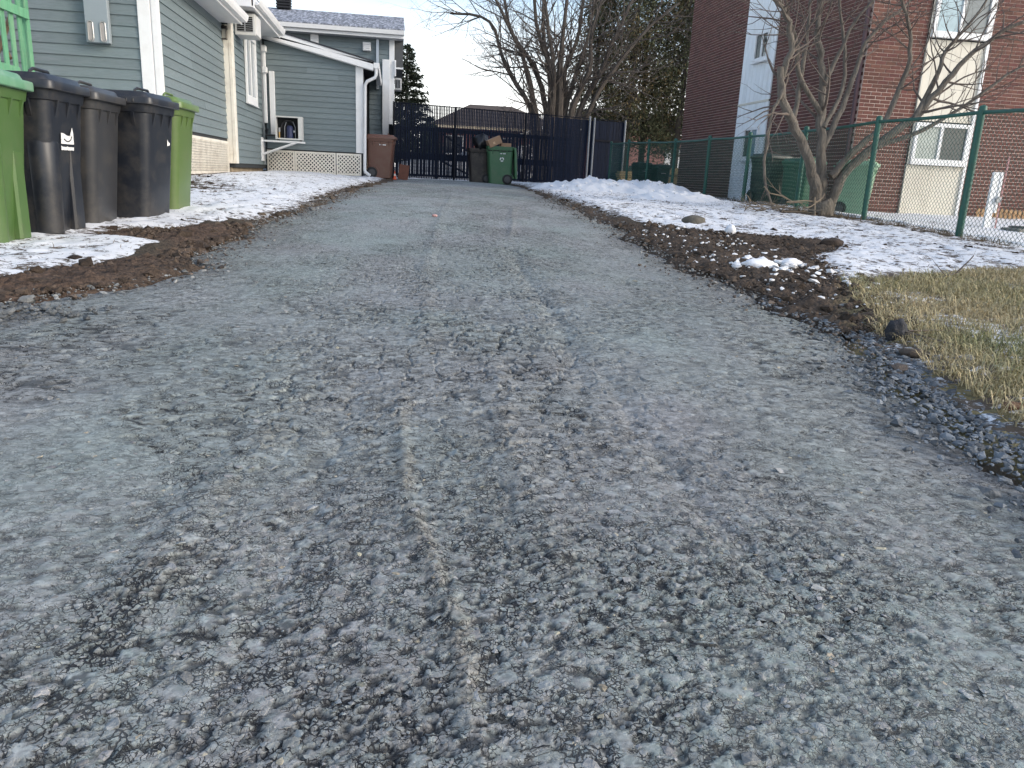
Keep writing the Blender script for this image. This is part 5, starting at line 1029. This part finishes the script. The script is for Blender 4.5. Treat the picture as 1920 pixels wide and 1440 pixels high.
def spruce(x, y, hgt, rad, seed, label):
    g = np.random.default_rng(seed); root = empty('spruce_tree', (x, y, .45), 0, label, 'tree'); MB().tube([(0, 0, -.1), (0, 0, hgt-.5)], [.14, .02], 7).obj('trunk', M_bark2, root, True)
    Ps, Ds, Ls, Cs, S_ = [], [], [], [], []
    h = .7
    while h < hgt-.45:
        f = h/(hgt-.45); R_ = rad*(1-f)**.85+.06
        for k in range(int(5+5*(1-f))):
            a = g.uniform(0, 6.283); ln = R_*g.uniform(.7, 1.1); d = np.array([math.cos(a), math.sin(a), -.18+.25*f]); tip = np.array([0, 0, h])+d*ln; S_.append(((0, 0, h), tip)); m = int(16+60*ln)
            t_ = g.uniform(.12, 1, m)[:, None]; Ps.append(np.array([0, 0, h])+d*ln*t_+g.normal(0, .03, (m, 3))); Ds.append(np.array([d[0], d[1], -.15])+g.normal(0, .55, (m, 3))); Ls.append(g.uniform(.08, .20, m)); Cs.append(np.array([.058, .070, .042])*g.uniform(.6, 1.4, (m, 1)))
        h += g.uniform(.09, .17)
    V, F, C_ = cards(np.concatenate(Ps), np.concatenate(Ds), np.concatenate(Ls), np.concatenate(Ls)*.16, np.concatenate(Cs)); link('crown', np_mesh('crown', V, F, False, {'col': C_}), M_fol, root)
    V, F = seg_arrays(np.array([s_[0] for s_ in S_]), np.array([s_[1] for s_ in S_]), .016, .005, 3); tag(link('bough', np_mesh('bough', V, F), M_bark2, root), kind='stuff')
spruce(.45, 33.0, 5.6, 1.75, 71, 'pointed spruce rising behind the house corner and fence')
spruce(1.6, 38.0, 3.2, 1.1, 72, 'low spruce seen through the black slats')
spruce(-2.2, 37.5, 7.0, 1.3, 73, 'spruce whose tip shows over the frosted roof ridge')
# shrub twigs by the tree line
S2 = Tree(33)
for k in range(26): S2.twig(Vector((4.9+S2.r.uniform(-.5, .5), 28.4, .5)), Vector((S2.r.uniform(-.5, .5), 0, 1)), S2.r.uniform(2.0, 3.4), .02, 2, .05, .16)
S2.big.tube([(4.9, 28.4, .4), (4.9, 28.4, .7)], .05, 6); S2.build('bare_shrub', (4.9, 28.4, .45), 'thin leafless shrub left of the large bare tree', M_bark2, M_twig, 'shrub', 3)

# ------------------------------------------------------------------ buildings beyond
M_rbrick = mat('red_brick_far', (.17, .065, .05), rough=.9, var=.25, vscale=4, bump=.2); M_broof = mat('brown_roof', (.075, .058, .05), rough=.9, var=.2, vscale=6); M_pink = mat('pink_brick_far', (.32, .165, .145), rough=.9, var=.15, vscale=5)
hs = empty('brick_bungalow', (5.5, 46, .5), 0, 'brick bungalow with brown hip roof seen through the slats', 'house')
MB().box(-3.2, 4.2, 0, 7, 0, 2.75).obj('wall', M_rbrick, hs)
m = MB(); e = [(-3.7, -.5, 2.85), (4.7, -.5, 2.85), (4.7, 7.5, 2.85), (-3.7, 7.5, 2.85)]; m.add(e+[(-1.0, 3.4, 4.35), (1.6, 3.4, 4.35)], [(0, 1, 5, 4), (1, 2, 5), (2, 3, 4, 5), (3, 0, 4), (3, 2, 1, 0)]); m.obj('roof', M_broof, hs)
MB().box(-3.75, 4.75, -.55, -.5, 2.72, 2.86).obj('eave_board', mat('cream_trim', (.6, .5, .36), rough=.6), hs)
for x in (-2.2, .6, 2.6):
    wv = MB().box(x-.55, x+.55, -.04, .0, 1.3, 2.35).obj('window', M_white, hs); MB().box(x-.48, x-.03, -.05, -.041, 1.37, 2.28).obj('pane', M_glass, wv); MB().box(x+.03, x+.48, -.05, -.041, 1.37, 2.28).obj('pane', M_glass, wv)
gh = empty('garage', (9.0, 41, .5), 0, 'low brick garage with white gable trim behind the fence', 'garage')
MB().box(-2.6, 1.2, 0, 5, 0, 2.2).obj('wall', M_rbrick, gh); m = MB(); m.prism([(-2.9, -.2, 2.15), (1.5, -.2, 2.15), (-.7, -.2, 2.95)], (0, 5.4, 0)); m.obj('roof', M_broof, gh); MB().prism([(-2.95, -.25, 2.12), (-.7, -.25, 2.93), (1.55, -.25, 2.12), (1.55, -.25, 2.26), (-.7, -.25, 3.08), (-2.95, -.25, 2.26)], (0, .04, 0)).obj('gable_trim', M_white, gh)
for x in (-1.9, -.6): wv = MB().box(x-.45, x+.45, -.03, 0, 1.1, 1.85).obj('window', M_white, gh); MB().box(x-.4, x+.4, -.04, -.031, 1.15, 1.8).obj('pane', M_glass, wv)
pk_ = empty('pink_brick_house', (12.5, 39, .5), 0, 'pale pink brick wall of a house behind the cedars', 'house'); MB().box(-3.2, 3.5, 0, 6, -.1, 2.6).obj('wall', M_pink, pk_)
m = MB(); m.prism([(-3.5, -.3, 2.6), (3.8, -.3, 2.6), (3.8, 3, 3.7), (-3.5, 3, 3.7)], (0, .08, .1)); m.obj('roof', M_broof, pk_); MB().box(1.0, 2.2, -.04, 0, .9, 1.9).obj('window', M_white, pk_)
wf = empty('board_fence', (8.4, 31.0, .45), 0, 'low dark green board fence in the back yard', 'fence'); M_wfb = mat('dark_board', (.022, .036, .036), rough=.8, var=.25, vscale=5, rand=.25)
for k in range(19): MB().bevbox(k*.215, k*.215+.195, 0, .02, .1, .90+random.uniform(-.015, .015), .003).obj('board', M_wfb, wf)
for z in (.25, .7): MB().box(0, 4.1, .021, .06, z, z+.09).obj('rail', M_wfb, wf)
ls_ = empty('lumber_stack', (7.75, 26.9, .45), R(12), 'small stack of yellow lumber beside the black fence end', 'lumber'); M_lum = mat('yellow_lumber', (.46, .34, .17), rough=.8, var=.15, vscale=5, rand=.15)
for k in range(6): MB().bevbox(random.uniform(-.05, .05), .75+random.uniform(-.08, .08), 0, .3, .18+k*.075, .245+k*.075, .006).obj('plank', M_lum, ls_)
MB().box(.05, .15, .02, .28, 0, .18).obj('support', M_lum, ls_); MB().box(.55, .65, .02, .28, 0, .18).obj('support', M_lum, ls_)
wc = empty('wooden_crate', (8.6, 25.3, .43), R(5), 'weathered wooden crate by the dark bins in the back yard', 'crate')
for z in (.0, .28, .56): MB().bevbox(0, .8, 0, .02, z+.02, z+.22, .004).obj('slat', M_lum, wc); MB().bevbox(0, .8, .5, .52, z+.02, z+.22, .004).obj('slat', M_lum, wc)
for x in (0, .74): MB().bevbox(x, x+.06, .021, .499, 0, .8, .004).obj('side', M_lum, wc)

lumpy('snow_bank', (4.6, 31.5, .5), 1.0, mat('bank_snow', (.66, .68, .71), rough=.8, var=.1, vscale=3, bump=.5, bscale=10, dirt=((.4, .36, .3), .4, 2)), 17, 'ploughed snow bank heaped behind the black slatted fence', 'snow bank', (2.0, .9, 1.35), sub=4, amp=.5, fr=2.2)
lumpy('snow_bank', (1.6, 30.0, .45), 1.0, mat('bank_snow', (.66, .68, .71)), 18, 'low snow bank behind the slats near the house corner', 'snow bank', (1.6, .8, .75), sub=4, amp=.5, fr=2.2)
# ------------------------------------------------------------------ small things on the right
M_rock = mat('grey_rock', (.11, .10, .08), rough=.9, var=.3, vscale=14, bump=.7, bscale=60); M_drock = mat('dark_rock', (.030, .031, .036), rough=.85, var=.3, vscale=30, bump=.8, bscale=90)
lumpy('rock', (3.33, 8.42, on_ground(3.33, 8.42)+.045), .12, M_rock, 4, 'grey brown field stone resting on the snow near the bare soil', 'rock', (1.15, .75, .5))
lumpy('soil_lump', (4.14, 6.93, on_ground(4.14, 6.93)+.03), .085, mat('lump_soil', (.045, .032, .024), rough=.95, var=.4, vscale=20, bump=.8), 6, 'dark soil lump at the corner of the bare soil patch', 'clod', (1.3, .8, .6))
lumpy('black_rock', (2.24, 3.12, on_ground(2.24, 3.12)+.035), .052, M_drock, 8, 'black pitted lump standing at the grass edge beside the gravel', 'rock', (.8, .7, 1.15), amp=.4, fr=4)
lumpy('brown_stone', (2.12, 2.82, on_ground(2.12, 2.82)+.012), .05, mat('brown_stone', (.075, .058, .045), rough=.9, var=.3, vscale=20, bump=.6), 9, 'flat brown stone lying on the gravel just before the black lump', 'rock', (1.3, .8, .4))
lumpy('rust_stone', (1.93, 2.06, G(2.06)+.03), .026, mat('rust_stone', (.16, .075, .04), rough=.8, var=.3, vscale=30), 10, 'rust coloured stone among the coarse gravel', 'rock', (1.3, .9, .7))
lumpy('snow_lump', (3.42, 7.65, on_ground(3.42, 7.65)+.03), .07, mat('lump_snow', (.8, .8, .82), rough=.8, var=.05, bump=.4), 11, 'white snow lump sitting on the bare soil below the field stone', 'snow lump', (.8, .8, .85))
lumpy('snow_lump', (2.62, 5.3, on_ground(2.62, 5.3)+.02), .10, mat('lump_snow', (.8, .8, .82)), 12, 'flat snow lump left on the dark soil beside the driveway', 'snow lump', (1.3, .7, .45))
lumpy('snow_lump', (2.95, 5.45, on_ground(2.95, 5.45)+.02), .07, mat('lump_snow', (.8, .8, .82)), 13, 'small snow lump on dark soil at the edge of the thin snow', 'snow lump', (1.2, .7, .5))
lumpy('pink_pebble', (.42, 8.35, float(drive_z(.42, 8.35))+.01), .022, mat('pink_pebble', (.5, .3, .28), rough=.7), 14, 'small pale pink pebble lying alone on the driveway', 'pebble', (1.3, .9, .7))
T = Tree(55); T.limb([(3.72, 4.95, on_ground(3.72, 4.95)), (3.9, 5.0, on_ground(3.9, 5)+.03), (4.02, 5.05, on_ground(4, 5)+.05), (4.13, 5.1, on_ground(4.1, 5.1)+.12), (4.17, 5.1, on_ground(4.1, 5.1)+.17)], .007, .004, 6)
T.twig(Vector((3.9, 5.0, on_ground(3.9, 5)+.03)), Vector((-.6, .1, .6)), .16, .004, 1); T.twig(Vector((4.0, 5.04, on_ground(4, 5)+.04)), Vector((.3, -.3, .5)), .16, .004, 1); T.build('fallen_twig', (3.9, 5.0, on_ground(3.9, 5)), 'dark forked twig lying where grass meets snow', M_bark, M_twig, 'twig')
T = Tree(56); T.limb([(4.35, 4.55, on_ground(4.3, 4.5)+.03), (4.6, 4.6, on_ground(4.6, 4.6)+.05), (5.0, 4.7, on_ground(5, 4.7)+.06)], .025, .02, 6); T.sprout([Vector((4.35, 4.55, .12)), Vector((4.6, 4.6, .14)), Vector((5., 4.7, .15))], [.02, .02, .02], 14, .3, 1, 0, .0, wig=.3); T.build('dark_brush', (4.6, 4.6, on_ground(4.6, 4.6)), 'dark brush of dead stems lying in the grass', M_bark2, M_bark2, 'branches')
T = Tree(57); g0 = on_ground(2.3, 3.0); T.limb([(2.27, 3.1, g0+.03), (2.33, 2.95, g0+.02), (2.36, 2.8, g0+.015)], .005, .003, 5); T.limb([(2.3, 3.12, g0+.03), (2.5, 3.15, g0+.03), (2.6, 3.16, g0+.02)], .005, .003, 5); T.build('dry_twig', (2.33, 3.0, g0), 'thin dry twigs beside the black lump on the verge', M_twig, M_twig, 'twig')
# white marker post behind the fence, concrete strip and edging pickets
wp = empty('marker_post', (8.71, 10.5, on_ground(8.7, 10.5)), 0, 'white board post with a small fitting behind the chain link fence', 'post'); gz0 = .0
MB().bevbox(-.075, .035, -.02, .02, 0, .83, .005).obj('board', M_white, wp); MB().bevbox(.037, .085, -.03, .03, .25, .83, .005).obj('side_board', M_white, wp); MB().tube([(.12, -.02, .02), (.12, -.02, 1.05)], .012, 6).obj('rod', mat('red_white_rod', (.55, .3, .28), rough=.5, var=.4, vscale=6), wp); MB().tube([(.06, -.06, .44), (.06, -.035, .44)], .045, 10).obj('fitting', M_metal, wp)
cs = empty('concrete_curb', (10.2, 10.1, on_ground(10, 10.1)), R(2), 'low concrete strip in snow behind the chain link fence', 'kerb'); MB().bevbox(-1.4, 1.8, -.15, .15, -.05, .10, .015).obj('strip', mat('wet_concrete', (.17, .16, .14), rough=.85, var=.25, vscale=6, bump=.3), cs); MB().bevbox(-1.5, -1.402, -.17, .17, -.05, .07, .01).obj('end_block', mat('wet_concrete', (.17, .16, .14)), cs)
ge = empty('garden_edging', (11.1, 13.72, on_ground(11, 13.7)), 0, 'short tan picket edging along the brick wall foot', 'edging')
for k in range(20): MB().prism([(k*.1, 0, 0), (k*.1+.07, 0, 0), (k*.1+.07, 0, .17), (k*.1+.035, 0, .21), (k*.1, 0, .17)], (0, .015, 0)).obj('picket', mat('tan_picket', (.36, .22, .11), rough=.8, var=.2, vscale=8, rand=.15), ge)
MB().box(0, 2.0, .016, .03, .08, .11).obj('rail', mat('tan_picket', (.36, .22, .11)), ge)
